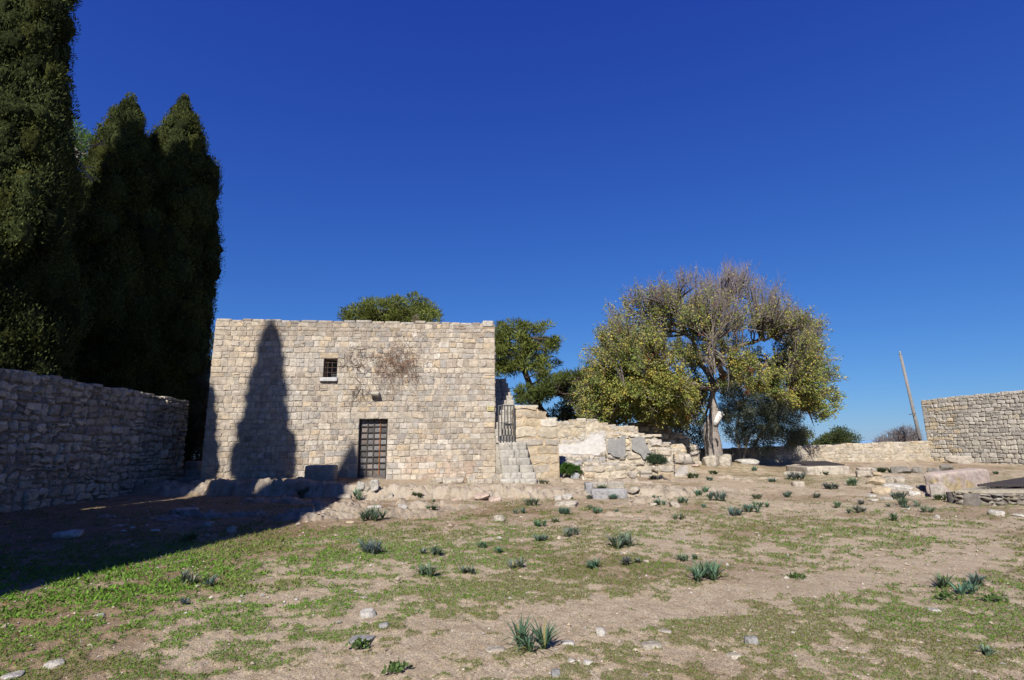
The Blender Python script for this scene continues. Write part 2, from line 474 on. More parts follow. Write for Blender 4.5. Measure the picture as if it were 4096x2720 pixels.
def put_rock(name, label, cat, px, py, w, h, seed, kind='pale', boxy=.4, rough=.13, depth=.8, yaw=None, group=None, sink=.2, n=9, mat=None, tilt=0.0):
    """a loose stone whose visible foot is at photo pixel (px,py), w x h pixels large there"""
    c = gp(px, py)
    t = np.linalg.norm(c - EYE) / np.linalg.norm(ray(px, py))
    sw, sh = w * t / FOC * math.cos(math.atan2(c[0], c[1])) ** .7, h * t / FOC
    ph = math.asin(min(.9, (EYE[2] - c[2]) / np.linalg.norm(c - EYE)))
    dp = min(sw * depth, .75 * sh / max(math.sin(ph), .05))
    hv = max((sh - dp * math.sin(ph) * .8) / math.cos(ph), .3 * sh)
    if ph > .16 and sink == .2: sink = .4
    hh = hv / (1 - sink)
    if boxy < .7: sink = min(sink + .06, .45)
    V, Q = rock((sw, dp, hh), seed, boxy, rough, n)
    yaw = (seed * 1.7 % 1 - .5) * .8 if yaw is None else yaw
    phi = math.atan2(c[0], c[1])
    V = V @ rot_z(yaw - phi)
    V = V + np.array([0, 0, hh * (.5 - sink)])
    b = np.array(c); b[1] += dp * .35 * math.cos(phi); b[0] += dp * .35 * math.sin(phi)
    b[2] = float(Hf(b[0], b[1]))
    k = np.array(ROCKCOL[kind]) * (1 + .12 * (vn(seed * 7.7, 1.3) - .5))
    cc = k[None] * (1 + .25 * (fbm(V[:, 0] * 4 + seed, V[:, 1] * 4, V[:, 2] * 4, seed, 3)[:, None] - .5))
    o = mk(name, V, Q, mat or M_ROUGH, None, cc, True)
    o.location = b
    return tag(o, label, cat, group)

# ------------------------------------------------------------------ masonry
PAL_CHAPEL = [((.50, .415, .315), 5), ((.45, .385, .305), 4), ((.53, .46, .365), 5), ((.39, .335, .275), 3), ((.36, .33, .295), 3), ((.55, .50, .425), 3), ((.51, .40, .27), 2), ((.33, .265, .205), 1)]
PAL_GREY = [((.50, .43, .33), 4), ((.55, .48, .37), 4), ((.42, .37, .29), 4), ((.60, .52, .40), 3), ((.34, .29, .23), 2), ((.62, .55, .45), 1)]
PAL_RIGHT = [((.50, .455, .375), 4), ((.54, .49, .40), 4), ((.44, .405, .345), 3), ((.58, .53, .45), 2), ((.53, .46, .34), .5)]
PAL_SAND = [((.53, .43, .30), 4), ((.55, .47, .35), 4), ((.50, .40, .27), 3), ((.47, .41, .33), 3), ((.58, .52, .42), 2)]
PAL_PALE = [((.56, .48, .36), 4), ((.60, .53, .43), 4), ((.50, .43, .33), 3), ((.44, .39, .33), 2), ((.56, .44, .30), 1)]
def pick(pal, rs):
    w = np.array([p[1] for p in pal], float); w /= w.sum()
    return np.array(pal[rs.choice(len(pal), p=w)][0]) * rs.uniform(.88, 1.1)
def stones(mb, org, T, Nn, L, z0, z1, rs, course=(.17, .25), width=(.2, .45), gap=.012, dep=(.015, .05), chamf=.16, jit=.012, pal=PAL_CHAPEL, holes=(), split=0.0, snaps=(), bev=.3, tint=None, wave=.02, skip=0.0, quoin=False, extra=()):
    """lay one face of stones: org + s*T + z*Z + d*Nn ; z0(s), z1(s) bottom and top heights (absolute)"""
    T = np.asarray(T, float); Nn = np.asarray(Nn, float); org = np.asarray(org, float)
    ss_ = np.linspace(0, L, 60)
    zmin = min(float(z0(s)) for s in ss_); zmax = max(float(z1(s)) for s in ss_)
    zs = [zmin]
    while zs[-1] < zmax - .05:
        h = rs.uniform(*course); z = zs[-1] + h
        for sn in snaps:
            if abs(z - sn) < course[0] * .62: z = sn
        if z - zs[-1] < course[0] * .5: z = zs[-1] + course[0]
        zs.append(z)
    def wob(s, z):
        dz = wave * math.sin(s * 1.7 + z * 5.1) + wave * .7 * math.sin(s * 3.9 + z * 2.3 + 1)
        for (a, b, c, d) in holes:
            if a - .4 < s < b + .4 and c - .3 < z < d + .3: return 0.0
        return dz
    def stone(sa, sb, za, zb):
        w_, h_ = sb - sa, zb - za
        if w_ < .03 or h_ < .03: return
        if rs.rand() < skip: return
        c = min(w_, h_) * chamf * rs.uniform(.5, 1.3)
        g = gap * rs.uniform(.2, 2.2)
        a, b, e, d = sa + g, sb - g, za + g, zb - g
        o = np.array([(a + c, e), (b - c, e), (b, e + c), (b, d - c), (b - c, d), (a + c, d), (a, d - c), (a, e + c)])
        mid = np.array([[(o[i] + o[(i + 1) % 8]) / 2] for i in (0, 2, 4, 6)]).reshape(4, 2)
        o = np.array([o[0], mid[0], o[1], o[2], mid[1], o[3], o[4], mid[2], o[5], o[6], mid[3], o[7]])
        o = o + rs.normal(size=o.shape) * jit
        dd = rs.uniform(*dep)
        cen = o.mean(0)
        bb = min(w_, h_) * bev * rs.uniform(.5, 1.0)
        sh = np.linalg.norm(o - cen, axis=1, keepdims=True)
        o1 = cen + (o - cen) * (1 - np.minimum(.25 * bb / sh, .3))
        o2 = cen + (o - cen) * (1 - np.minimum(.95 * bb / sh, .6))
        tl = rs.normal(size=2) * .03
        V2 = np.vstack([o, o1, o2, cen[None]])
        dz = np.concatenate([np.full(12, -.02), np.full(12, dd * .55), dd + rs.normal(size=12) * dd * .12, [dd * 1.1]])
        dz[24:] += (V2[24:] - cen) @ tl
        V = org[None] + V2[:, :1] * T[None] + dz[:, None] * Nn[None]
        V[:, 2] = V2[:, 1] + np.array([wob(q[0], q[1]) for q in V2])
        k = pick(pal, rs) * rs.choice((.8, .92, 1, 1, 1.08))
        if tint is not None: k = tint(cen[0], cen[1], k, rs)
        i = np.arange(12); j = (i + 1) % 12
        mb.add(V, [np.stack([i, j, 12 + j, 12 + i], -1), np.stack([12 + i, 12 + j, 24 + j, 24 + i], -1), np.stack([24 + i, 24 + j, np.full(12, 36)], -1)], k)
    for x_ in extra: stone(*x_)
    for za, zb in zip(zs[:-1], zs[1:]):
        iv = [(0.0, L)]
        for (a, b, c, d) in holes:
            ov = min(zb, d) - max(za, c)
            if ov > .4 * (zb - za):
                nv = []
                for (p, q) in iv:
                    if b <= p or a >= q: nv.append((p, q)); continue
                    if a > p: nv.append((p, a))
                    if b < q: nv.append((b, q))
                iv = nv
        for (p, q) in iv:
            s = p
            while s < q - 1e-6:
                w_ = rs.uniform(*width)
                if rs.rand() < .12: w_ *= 1.5
                e = s + w_
                if quoin and s == 0: e = s + rs.uniform(.3, .58)
                if q - e < (width[0] * .75 if not (quoin and q == L) else rs.uniform(.2, .4)): e = q
                m_ = .5 * (s + e)
                top = float(z1(m_)); bot = float(z0(m_))
                zt = min(zb, max(top, za))
                if zb > bot and zt - za > .3 * (zb - za):
                    if split and rs.rand() < split and zt - za > .16:
                        zm = za + (zt - za) * rs.uniform(.35, .65)
                        if rs.rand() < .5: stone(s, e, za, zm); stone(s, e, zm, zt)
                        else:
                            sm = s + (e - s) * rs.uniform(.35, .65)
                            stone(s, sm, za, zm); stone(sm, e, za, zm); stone(s, e, zm, zt)
                    else:
                        stone(s, e, za, zt)
                s = e
def wall_core(mb, org, T, Nn, L, z0, z1, thick, col, step=.2, inset=.0):
    """solid mortar body behind the stones, from z0(s) up to z1(s)"""
    n = max(2, int(L / step)); s = np.linspace(0, L, n + 1)
    T = np.asarray(T, float); Nn = np.asarray(Nn, float); org = np.asarray(org, float)
    V = []
    for q in s:
        for dd in (0.0, -thick):
            for z in (float(z0(q)) - .3, float(z1(q)) - inset):
                p = org + q * T + dd * Nn; V.append((p[0], p[1], z))
    Fs = []
    for i in range(n):
        a = i * 4; b = a + 4
        Fs += [(a, b, b + 1, a + 1), (a + 2, a + 3, b + 3, b + 2), (a + 1, b + 1, b + 3, a + 3)]
    e = n * 4
    Fs += [(0, 1, 3, 2), (e, e + 2, e + 3, e + 1)]
    mb.add(V, np.array(Fs), col)
def vplane(A, T):
    A = np.asarray(A, float); T = np.asarray(T, float)
    Nn = np.array([T[1], -T[0], 0])
    def hit(px, py):
        d = ray(px, py); t = ((A - EYE) @ Nn) / (d @ Nn); p = EYE + d * t
        return float((p - A) @ T), float(p[2])
    return Nn, hit
# ------------------------------------------------------------------ the stone chapel
CH_A = at(864, 1283, 18.0); CH_TOP = float(CH_A[2])
_d = ray(1978, 1298); CH_B = EYE + _d * ((CH_TOP - 1.65) / _d[2])
CH_L = float(np.linalg.norm(CH_B - CH_A)); CH_T = (CH_B - CH_A) / CH_L
CH_A = np.array([CH_A[0], CH_A[1], 0.0])
CH_N, fac = vplane(CH_A, CH_T)
def chapel():
    rs = np.random.RandomState(7)
    root = empty('stone_chapel', tuple(CH_A + CH_T * CH_L / 2 + np.array([0, 0, .3])))
    tag(root, 'small flat roofed stone chapel with a wooden grid door and one barred window', 'chapel')
    d0 = fac(1437, 1676); d1 = fac(1552, 1676); dz0 = fac(1440, 1924)[1]; dz1 = d0[1]
    w0 = fac(1296, 1434); w1 = fac(1351, 1436); wz0 = fac(1293, 1510)[1]; wz1 = w0[1]
    door = (d0[0], d1[0], dz0 - .3, dz1); win = (w0[0], w1[0], wz0, wz1)
    def tint(s, z, k, r):
        n = fbm(s * .5, z * .7, 0, 3, 3)
        k = k * 1.05 * (1 + .55 * (n - .5))
        if 1.7 < s < 3.6 and 2.6 < z < 4.9 and vn(s * 1.2, z * 1.2, 0, 4) > .42:      # old lime wash
            k = .45 * k + .55 * np.array((.52, .49, .44))
        if s > 6.6 and z < 2.0 and vn(s * .9, z * 1.3, 0, 66) > .5 and r.rand() < .6:
            k = .6 * k + .4 * np.array((.50, .33, .24))
        if 5.8 < s < 8.6 and 2.4 < z < 4.2 and r.rand() < .4:
            k = .45 * k + .55 * np.array((.36, .34, .31))
        if z > 5.4: k = k * np.array((.84, .82, .8))
        k = .8 * k + .2 * np.array((.53, .455, .36))
        if s < 1.4: k = .6 * k + .4 * np.array((.55, .45, .33))
        return k
    mb = MB()
    D = 5.2; B = -CH_N
    mor = (.42, .36, .29)
    def q(*pts):
        mb.add(pts, np.array([(0, 1, 2, 3)]), mor)
    P = lambda s, z, d=0: CH_A + s * CH_T + d * CH_N + np.array([0, 0, z])
    sb = [0, win[0], win[1], door[0], door[1], CH_L]; zb = [-.3, door[2], win[2], win[3], CH_TOP]
    zb = sorted(set(zb + [door[3]]))
    for i in range(5):
        for j in range(len(zb) - 1):
            sm = (sb[i] + sb[i + 1]) / 2; zm = (zb[j] + zb[j + 1]) / 2
            if any(a < sm < b and c < zm < d for a, b, c, d in (win, door)): continue
            q(P(sb[i], zb[j]), P(sb[i + 1], zb[j]), P(sb[i + 1], zb[j + 1]), P(sb[i], zb[j + 1]))
    for a, b, c, d in (win, door):
        e = -.55
        q(P(a, c), P(a, d), P(a, d, e), P(a, c, e)); q(P(b, c), P(b, c, e), P(b, d, e), P(b, d))
        q(P(a, d), P(b, d), P(b, d, e), P(a, d, e)); q(P(a, c), P(a, c, e), P(b, c, e), P(b, c))
    for s_ in (0, CH_L):
        v = (P(s_, -.3), P(s_, CH_TOP), P(s_, CH_TOP, -D), P(s_, -.3, -D))
        q(*(v if s_ == 0 else v[::-1]))
    q(P(0, -.3, -D), P(0, CH_TOP, -D), P(CH_L, CH_TOP, -D), P(CH_L, -.3, -D))
    zf = lambda s: .2; zt = lambda s: CH_TOP
    lin = [(d0[0] - .28, d0[0] + .22, dz1, dz1 + .25), (d0[0] + .22, d0[0] + .7, dz1, dz1 + .25), (d0[0] + .7, d1[0] + .34, dz1, dz1 + .25)]
    wl = [(w0[0] - .14, w1[0] + .02, wz1, wz1 + .21), (w1[0] + .02, w1[0] + .24, wz1, wz1 + .21)]
    stones(mb, CH_A, CH_T, CH_N, CH_L, zf, zt, rs, (.17, .225), (.14, .31), .0035, (.008, .026), .13, .007, PAL_CHAPEL, (win, door, (lin[0][0], lin[-1][1], dz1, dz1 + .25), (wl[0][0], wl[-1][1], wz1, wz1 + .21)), .07, (dz1, dz1 + .25, wz0, wz1, wz1 + .21, CH_TOP, CH_TOP - .2), .14, tint, .014, .006, True, lin + wl)
    stones(mb, CH_A - CH_N * D, CH_N, -CH_T, D, zf, zt, rs, (.18, .25), (.22, .45), .008, (.014, .04), .17, .009, PAL_CHAPEL, (), .05)
    stones(mb, CH_A + CH_T * CH_L, -CH_N, CH_T, D, zf, zt, rs, (.18, .25), (.22, .45), .008, (.014, .04), .17, .009, PAL_CHAPEL, (), .05)
    keep(mb.build('wall', M_STONE, None, False), root)
    # roof: flat rammed roof behind a course of coping stones
    mb = MB()
    mb.add([P(-.0, CH_TOP - .04, -.3), P(CH_L, CH_TOP - .04, -.3), P(CH_L, CH_TOP - .04, -D), P(0, CH_TOP - .04, -D)], np.array([(0, 1, 2, 3)]), (.42, .38, .31))
    s = 0.0
    while s < CH_L - .05:
        w_ = min(rs.uniform(.3, .6), CH_L - s)
        if CH_L - s - w_ < .2: w_ = CH_L - s
        V, Q = rock((w_ * .97, .42, .11), rs.randint(1, 9999), .95, .04, 5)
        ax = np.array([CH_T, -CH_N, (0, 0, 1)])
        mb.add(V @ ax + P(s + w_ / 2, CH_TOP + .015 + rs.uniform(-.03, .035), -.19), Q, pick(PAL_CHAPEL, rs) * .85)
        s += w_
    V, Q = rock((.42, .42, .24), 77, .96, .03, 6)
    mb.add(V @ np.array([CH_T, -CH_N, (0, 0, 1)]) + P(CH_L - .24, CH_TOP + .02, -.17), Q, (.5, .46, .39))
    keep(mb.build('roof', M_STONE, None, True), root)
    # door
    a, b = door[0] + .004, door[1] - .004; e = -.2
    ax = np.array([CH_T, CH_N, (0, 0, 1)])
    z0, z1 = dz0 + .02, dz1 - .005
    mb = MB()
    nx, nz = 4, 9
    fx0, fx1, fz0, fz1 = a + .06, b - .06, z0 + .16, z1 - .04
    cw, ch_ = (fx1 - fx0) / nx, (fz1 - fz0) / nz
    for i in range(nx):
        for j in range(nz):
            k = np.array((.15, .147, .145)) * rs.uniform(.5, 1.6)
            if rs.rand() < .35: k = k * np.array((1.12, .98, .9))
            mb.box(P(fx0 + (i + .5) * cw, fz0 + (j + .5) * ch_, e - .02 + rs.uniform(-.003, .003)), (cw * .99, .04, ch_ * .99), ax, k)
    dr = keep(mb.build('door', M_WOOD, None), root)
    mb = MB(); dk = (.055, .05, .047)
    mb.box(P(a + .03, (z0 + z1) / 2, e + .012), (.06, .06, z1 - z0), ax, dk)
    mb.box(P(b - .03, (z0 + z1) / 2, e + .012), (.06, .06, z1 - z0), ax, dk)
    mb.box(P((a + b) / 2, z0 + .08, e + .012), (b - a - .122, .058, .158), ax, (.12, .105, .095))
    mb.box(P((a + b) / 2, z1 - .02, e + .012), (b - a - .122, .058, .038), ax, dk)
    mb.box(P((a + b) / 2, z0 + .05, e + .047), (b - a - .15, .016, .02), ax, (.16, .145, .13))
    keep(mb.build('door_frame', M_WOOD, None), dr)
    for i in range(1, nx):
        mb = MB()
        mb.box(P(fx0 + i * cw, (fz0 + fz1) / 2, e + .02), (.036, .035, fz1 - fz0), ax, (.26, .10, .035) if i == 3 else (.075, .06, .05))
        o = keep(mb.build('door_bar', M_WOOD, None), dr)
        if i == 3: o['label'] = 'rust orange upright bar of the door'
    for j in range(1, nz):
        mb = MB()
        mb.box(P((fx0 + fx1) / 2, fz0 + j * ch_, e + .026), (fx1 - fx0, .035, .034), ax, (.05, .045, .043))
        keep(mb.build('door_bar', M_WOOD, None), dr)
    # window: a near-black sheet standing for the dark inside, with rusty bars and a pale marble sill
    mb = MB()
    q_ = [P(win[0], win[2], -.54), P(win[1], win[2], -.54), P(win[1], win[3], -.54), P(win[0], win[3], -.54)]
    mb.add(q_, np.array([(0, 1, 2, 3)]), (.012, .012, .012))
    wd = keep(mb.build('window', M_IRON, None), root)
    for i in (1, 2, 3):
        mb = MB(); mb.tube([P(win[0] + (win[1] - win[0]) * (i - .15) / 3.2 , win[2], -.11), P(win[0] + (win[1] - win[0]) * (i - .15) / 3.2, win[3], -.11)], .012, 6) if i < 3 else mb.tube([P(win[0] + .012, win[2], -.11), P(win[0] + .012, win[3], -.11)], .013, 6)
        keep(mb.build('window_bar', M_RUST, None), wd)
    for j in (1, 2, 3):
        z = win[2] + (win[3] - win[2]) * j / 3.9
        mb = MB(); mb.tube([P(win[0], z + .02, -.098), P(win[1], z + .02, -.098)], .01, 6)
        keep(mb.build('window_bar', M_RUST, None), wd)
    V, Q = rock((win[1] - win[0] + .13, .22, .14), 5, .93, .04, 7)
    mb = MB(); mb.add(V @ ax + P((win[0] + win[1]) / 2 - .03, win[2] - .075, .0), Q, (.56, .55, .53))
    keep(mb.build('window_sill', M_SMOOTH, None, True), wd)
    # corbel above the door
    c0 = fac(1503, 1580)
    mb = MB()
    V, Q = rock((.29, .46, .2), 9, .95, .03, 6)
    lo = V[:, 2] < 0
    V[lo, 1] -= .10 * (V[lo, 1] > 0)
    mb.add(V @ ax + P(c0[0], c0[1], .03), Q, (.5, .46, .38))
    keep(mb.build('corbel', M_STONE, None, True), root)
    # lintel blocks over the door and the doorstep
    mb = MB()
    V, Q = rock((d1[0] - d0[0] + .1, .5, .12), 15, .95, .03, 8)
    mb.add(V @ ax + P((a + b) / 2, dz0 - .045, -.16), Q, (.5, .45, .37))
    keep(mb.build('doorstep', M_STONE, None, True), root)
    return P, ax
m_, t_, b_ = mat_new('old_wood', .8, .2)
_n = noise(t_, 16, 8, .7, .8)
t_.links.new(mix(t_, attr(t_), ramp(t_, _n.outputs[0], [(.3, (.45,) * 3), (.7, (1.5, 1.47, 1.42))]).outputs[0]), b_.inputs['Base Color'])
bump(t_, b_, _n.outputs[0], .5, .01)
M_WOOD = m_
CP, CAX = chapel()

def plaque():
    c = fac(1962, 1634)
    mb = MB()
    mb.box(CP(c[0], c[1], .055), (.26, .012, .175), CAX, (.50, .43, .21))
    root = mb.build('wall_plaque', M_PAINT)
    tag(root, 'small pale yellow plaque with two lines of writing on the chapel corner', 'sign')
    rs = np.random.RandomState(3)
    for z, x0, x1 in ((.028, -.095, .115), (-.035, -.08, .105)):
        m2 = MB(); x = x0
        mid = (x0 + x1) / 2
        while x < x1:
            if abs(x - mid) > .009:
                m2.box(CP(c[0] + x, c[1] + z, .062), (.0085, .004, .02), CAX, (.2, .16, .07))
                if rs.rand() < .7: m2.box(CP(c[0] + x + .004, c[1] + z + rs.choice((-.008, 0, .008)), .0625), (.007, .004, .005), CAX, (.2, .16, .07))
            x += .016
        keep(m2.build('lettering', M_PAINT), root)
m_, t_, b_ = mat_new('painted_surface', .6, .3)
_n = noise(t_, 11, 6, .6)
t_.links.new(mix(t_, attr(t_), ramp(t_, _n.outputs[0], [(.3, (.8,) * 3), (.7, (1.12,) * 3)]).outputs[0]), b_.inputs['Base Color'])
M_PAINT = m_
plaque()

def vine(name, label, px, py, wx, wy, n, seed, hang, dark):
    """leafless creeper clinging to the facade"""
    rs = np.random.RandomState(seed); mb = MB()
    c = fac(px, py); ex = abs(fac(px + wx, py)[0] - c[0]); ez = abs(fac(px, py + wy)[1] - c[1])
    for i in range(n):
        s0 = c[0] + rs.normal() * ex * .35; z0 = c[1] + rs.normal() * ez * .35
        a = rs.uniform(-math.pi, 0) if rs.rand() < hang else rs.uniform(0, 2 * math.pi)
        ln = rs.uniform(.15, .6); m = 6
        s, z, d = s0, z0, rs.uniform(.05, .12); pts = []
        for k in range(m):
            pts.append(CP(s, z, d))
            s += math.cos(a) * ln / m; z += math.sin(a) * ln / m; a += rs.normal() * .45
            a = a - .12 * (math.cos(a)); d = np.clip(d + rs.normal() * .02, .05, .2)
        k = np.array((.24, .19, .15)) if rs.rand() < .6 else np.array((.34, .16, .08))
        if dark: k = k * .55
        mb.tube(pts, np.linspace(.009 if dark else .0055, .0025, m), 3, k * rs.uniform(.6, 1.2), False)
    o = mb.build(name, M_TWIG)
    return tag(o, label, 'creeper')
vine('dry_creeper', 'large brown leafless creeper hanging on the chapel above the door', 1592, 1455, 150, 150, 520, 11, .75, False)
vine('dark_creeper', 'small dark twisted creeper stems beside the barred window', 1420, 1440, 85, 90, 55, 12, .5, True)
def stem():
    rs = np.random.RandomState(4); mb = MB()
    for k in range(26):
        px, py = 1400 + rs.normal() * 12, 1610 + rs.normal() * 20
        pts = []
        if k == 0: q = [(1440, 1560), (1412, 1600), (1400, 1640), (1402, 1680), (1425, 1700)]
        else:
            x, y = 1440 + rs.normal() * 25, 1555 + rs.normal() * 30; q = []
            for j in range(5):
                q.append((x, y)); x += rs.normal() * 9 - 2; y += rs.uniform(2, 15)
        for a in q:
            s, z = fac(*a); pts.append(CP(s, z, .065))
        mb.tube(pts, np.linspace(.012 if k == 0 else .006, .003, len(pts)), 3, np.array((.15, .12, .10)) * rs.uniform(.6, 1.3), False)
    tag(mb.build('creeper_stem', M_TWIG), 'thin bare creeper stem curving down left of the door', 'creeper')
stem()

# ------------------------------------------------------------------ other walls
def wall(name, label, A, B, z1, thick, seed, core=(.36, .31, .24), z0=None, cat='wall', mat=None, back=True, **kw):
    A = np.array([A[0], A[1], 0.]); B = np.array([B[0], B[1], 0.])
    L = float(np.linalg.norm(B - A)); T = (B - A) / L; Nn = np.array([T[1], -T[0], 0])
    rs = np.random.RandomState(seed)
    if z0 is None:
        z0 = lambda s: float(H0(A[0] + s * T[0], A[1] + s * T[1])) - .12
    mb = MB()
    ins = kw.pop('inset', .03)
    wall_core(mb, A, T, Nn, L, z0, z1, thick, core, .15, ins)
    kb = dict(kw)
    stones(mb, A, T, Nn, L, z0, z1, rs, **kw)
    kb['holes'] = ()
    if back:
        stones(mb, B - Nn * thick, -T, -Nn, L, lambda s: z0(L - s), lambda s: z1(L - s), rs, **kb)
        stones(mb, B, -Nn, T, thick, lambda s: z0(L), lambda s: z1(L), rs, **kb)
        stones(mb, A - Nn * thick, Nn, -T, thick, lambda s: z0(0), lambda s: z1(0), rs, **kb)
    # cap stones along the top
    s = 0.0; cap = kw.get('width', (.2, .4))
    while s < L - .02:
        w_ = min(rs.uniform(*cap) * 1.1, L - s)
        q = z1(s + w_ / 2)
        V, Q = rock((w_ * .97, thick * 1.02, .1), rs.randint(1, 9999), .9, .07, 5)
        mb.add(V @ np.array([T, -Nn, (0, 0, 1)]) + A + T * (s + w_ / 2) - Nn * thick / 2 + np.array([0, 0, q - .01 + rs.uniform(-.02, .03)]), Q, pick(kw.get('pal', PAL_CHAPEL), rs))
        s += w_
    o = mb.build(name, mat or M_STONE, None, False)
    tag(o, label, cat)
    return o, A, T, Nn, L
# long wall on the left, in the shade
wall('courtyard_wall', 'long rough stone wall along the shaded left side of the courtyard', (-12.4, 4.5), (-12.4, 20.0), lambda s: 3.32 + (15.5 - s) * .028 + .02 * math.sin(s * 2.1) + .02 * math.sin(s * 5.3), .65, 21, course=(.2, .33), width=(.2, .46), gap=.013, dep=(.02, .09), chamf=.22, jit=.025, pal=PAL_GREY, split=.28, bev=.35, wave=.025, mat=M_ROUGH, core=(.27, .23, .18))
# tall wall on the right
RW_A = at(3722, 1840, 28.6); RW_B = at(4096, 1834, 24.8)
_dir = RW_B - RW_A; _dir[2] = 0; _dir /= np.linalg.norm(_dir)
RW_N, rw = vplane(RW_A, _dir)
_zl = rw(3652, 1606)[1]
_zr = rw(4090, 1563)[1]; _sr = rw(4090, 1563)[0]
RW_A2 = RW_A - _dir * .0
def rtint(s, z, k, r):
    if 1.2 < s < 6.2 and .9 < z < 2.2 and vn(s * .8, z * .9, 0, 44) > .4:
        k = .4 * k + .6 * np.array((.36, .32, .26))
    if s < 1.5 and r.rand() < .4: k = k * np.array((1.1, 1.0, .82))
    return k * (1 + .25 * (fbm(s * .6, z * .8, 0, 8, 3) - .5))
_e = RW_A + _dir * 16
wall('tall_stone_wall', 'tall coursed stone wall at the far right edge behind the slatted cistern', RW_A, _e, lambda s: _zl + (_zr - _zl) * s / _sr, .7, 31, course=(.17, .25), width=(.16, .40), gap=.005, dep=(.012, .04), chamf=.2, jit=.012, pal=PAL_RIGHT, split=.14, bev=.22, wave=.02, tint=rtint, core=(.22, .19, .15))
# low boundary wall between the ruins and the tall wall
LW_B = RW_A + np.array([0.15, -.05, 0]); LW_A = at(2440, 1750, 28.0)
_d2 = LW_B - LW_A; _d2[2] = 0; _L2 = np.linalg.norm(_d2); _d2 /= _L2
LW_N, lw = vplane(LW_A, _d2)
_za = lw(2960, 1795)[1]; _sa = lw(2960, 1795)[0]; _zb = lw(3680, 1768)[1]; _sb = lw(3680, 1768)[0]
def ltint(s, z, k, r):
    return .5 * k + .5 * np.array((.43, .375, .295))
wall('low_boundary_wall', 'long low pale stone wall running behind the trees to the tall wall', LW_A, LW_B, lambda s: _za + (_zb - _za) * (s - _sa) / (_sb - _sa) + .02 * math.sin(s * 3), .5, 41, course=(.15, .24), width=(.2, .5), gap=.004, dep=(.004, .02), chamf=.25, jit=.02, pal=PAL_PALE, split=.3, bev=.2, tint=ltint, wave=.03, core=(.44, .36, .25))

# ------------------------------------------------------------------ stairs and gate at the chapel's right corner
def stairs():
    rs = np.random.RandomState(17)
    root = empty('stone_stairs', tuple(CP(CH_L + .4, .4, .8)))
    tag(root, 'steep narrow stone stairs climbing beside the right corner of the chapel', 'stairs')
    ys = [1118, 1104.7, 1090, 1073, 1056, 1037, 1019.8]
    xr = [2148, 2144, 2134, 2122, 2114, 2106]
    xl = [2000, 2010, 2006, 2000, 1996, 1994]
    Y0 = 16.55; dY = .33
    zprev = None
    for i in range(6):
        Y = Y0 + i * dY
        zt = at(2060, ys[i + 1] * 1.7348, Y)[2]
        zb = at(2060, ys[i] * 1.7348, Y)[2] if i == 0 else zprev
        xa = at(xl[i], ys[i] * 1.7348, Y)[0]; xb = at(xr[i], ys[i] * 1.7348, Y)[0]
        mb = MB(); x = xa; k = 0
        cuts = [xa] + sorted(rs.uniform(xa + .25, xb - .2, size=2 + (i % 2))) + [xb]
        for a, b in zip(cuts[:-1], cuts[1:]):
            if b - a < .04: continue
            V, Q = rock((b - a + .01, .75, zt - zb + .05), rs.randint(1, 9999), .93, .05, 6)
            mb.add(V + np.array([(a + b) / 2, Y + .375, (zt + zb) / 2 - .025]), Q, np.array((.44, .41, .35)) * rs.uniform(.82, 1.12))
        keep(mb.build('step', M_STONE, None, True), root)
        zprev = zt
    # upper flight behind the gate
    zy = [945, 858, 770, 680, 592, 520, 445, 392, 335, 290, 235, 168, 110]
    Y = 18.75
    for i in range(12):
        yt = 1480 + zy[i + 1] / 3.265
        z1 = at(2020, yt, Y)[2]; z0 = at(2020, 1480 + zy[i] / 3.265, Y)[2]
        rx = np.interp(zy[i + 1], [110, 170, 235, 290, 335, 395, 445, 950], [212, 238, 262, 276, 300, 318, 322, 330])
        xb = at(1960 + rx / 3.265, yt, Y)[0]; xa = float(CH_A[0] + CH_T[0] * CH_L - (Y - 19.1) * .12) - .02
        mb = MB()
        cut = xa + (xb - xa) * rs.uniform(.4, .7)
        for a, b in ((xa, cut), (cut, xb)):
            V, Q = rock((b - a, .5, max(z1 - z0, .12) + .05), rs.randint(1, 9999), .93, .05, 6)
            mb.add(V + np.array([(a + b) / 2, Y + .25, (z0 + z1) / 2 - .02]), Q, np.array((.42, .38, .32)) * rs.uniform(.8, 1.12))
        mb.box(((xa + xb) / 2, Y + .3, z0 / 2 - .05), (xb - xa - .05, .5, z0 + .1), None, (.4, .36, .3))
        keep(mb.build('step', M_STONE, None, True), root)
        Y += .27
stairs()
def gate():
    Y = 18.55
    tl = at(1990, 1620, Y); tr = at(2053, 1620, Y); bl = at(1994, 1764, Y); br = at(2057, 1763, Y)
    root = empty('iron_gate', tuple((bl + br) / 2))
    tag(root, 'narrow dark iron bar gate closing the stairs at the chapel corner', 'gate')
    x0, x1 = bl[0] + .01, br[0]; z0, z1 = bl[2], tl[2]
    mb = MB()
    mb.box((x0, Y, (z0 + z1) / 2), (.045, .045, z1 - z0)); mb.box((x1, Y, (z0 + z1) / 2), (.045, .045, z1 - z0))
    mb.box(((x0 + x1) / 2, Y, z0 + .02), (x1 - x0 - .046, .043, .045)); mb.box(((x0 + x1) / 2, Y, z1 - .02), (x1 - x0 - .046, .043, .045))
    keep(mb.build('gate_frame', M_IRON), root)
    for i in range(1, 5):
        x = x0 + (x1 - x0) * i / 5
        mb = MB(); mb.box((x, Y, (z0 + z1) / 2), (.038, .02, z1 - z0 - .09)); keep(mb.build('gate_bar', M_IRON), root)
    mb = MB(); mb.box(((x0 * .7 + x1 * .3), Y - .03, z0 + (z1 - z0) * .5), (.27, .02, .022)); mb.box((x0 * .45 + x1 * .55, Y - .035, z0 + (z1 - z0) * .49), (.05, .03, .07))
    keep(mb.build('latch', M_IRON), root)
gate()

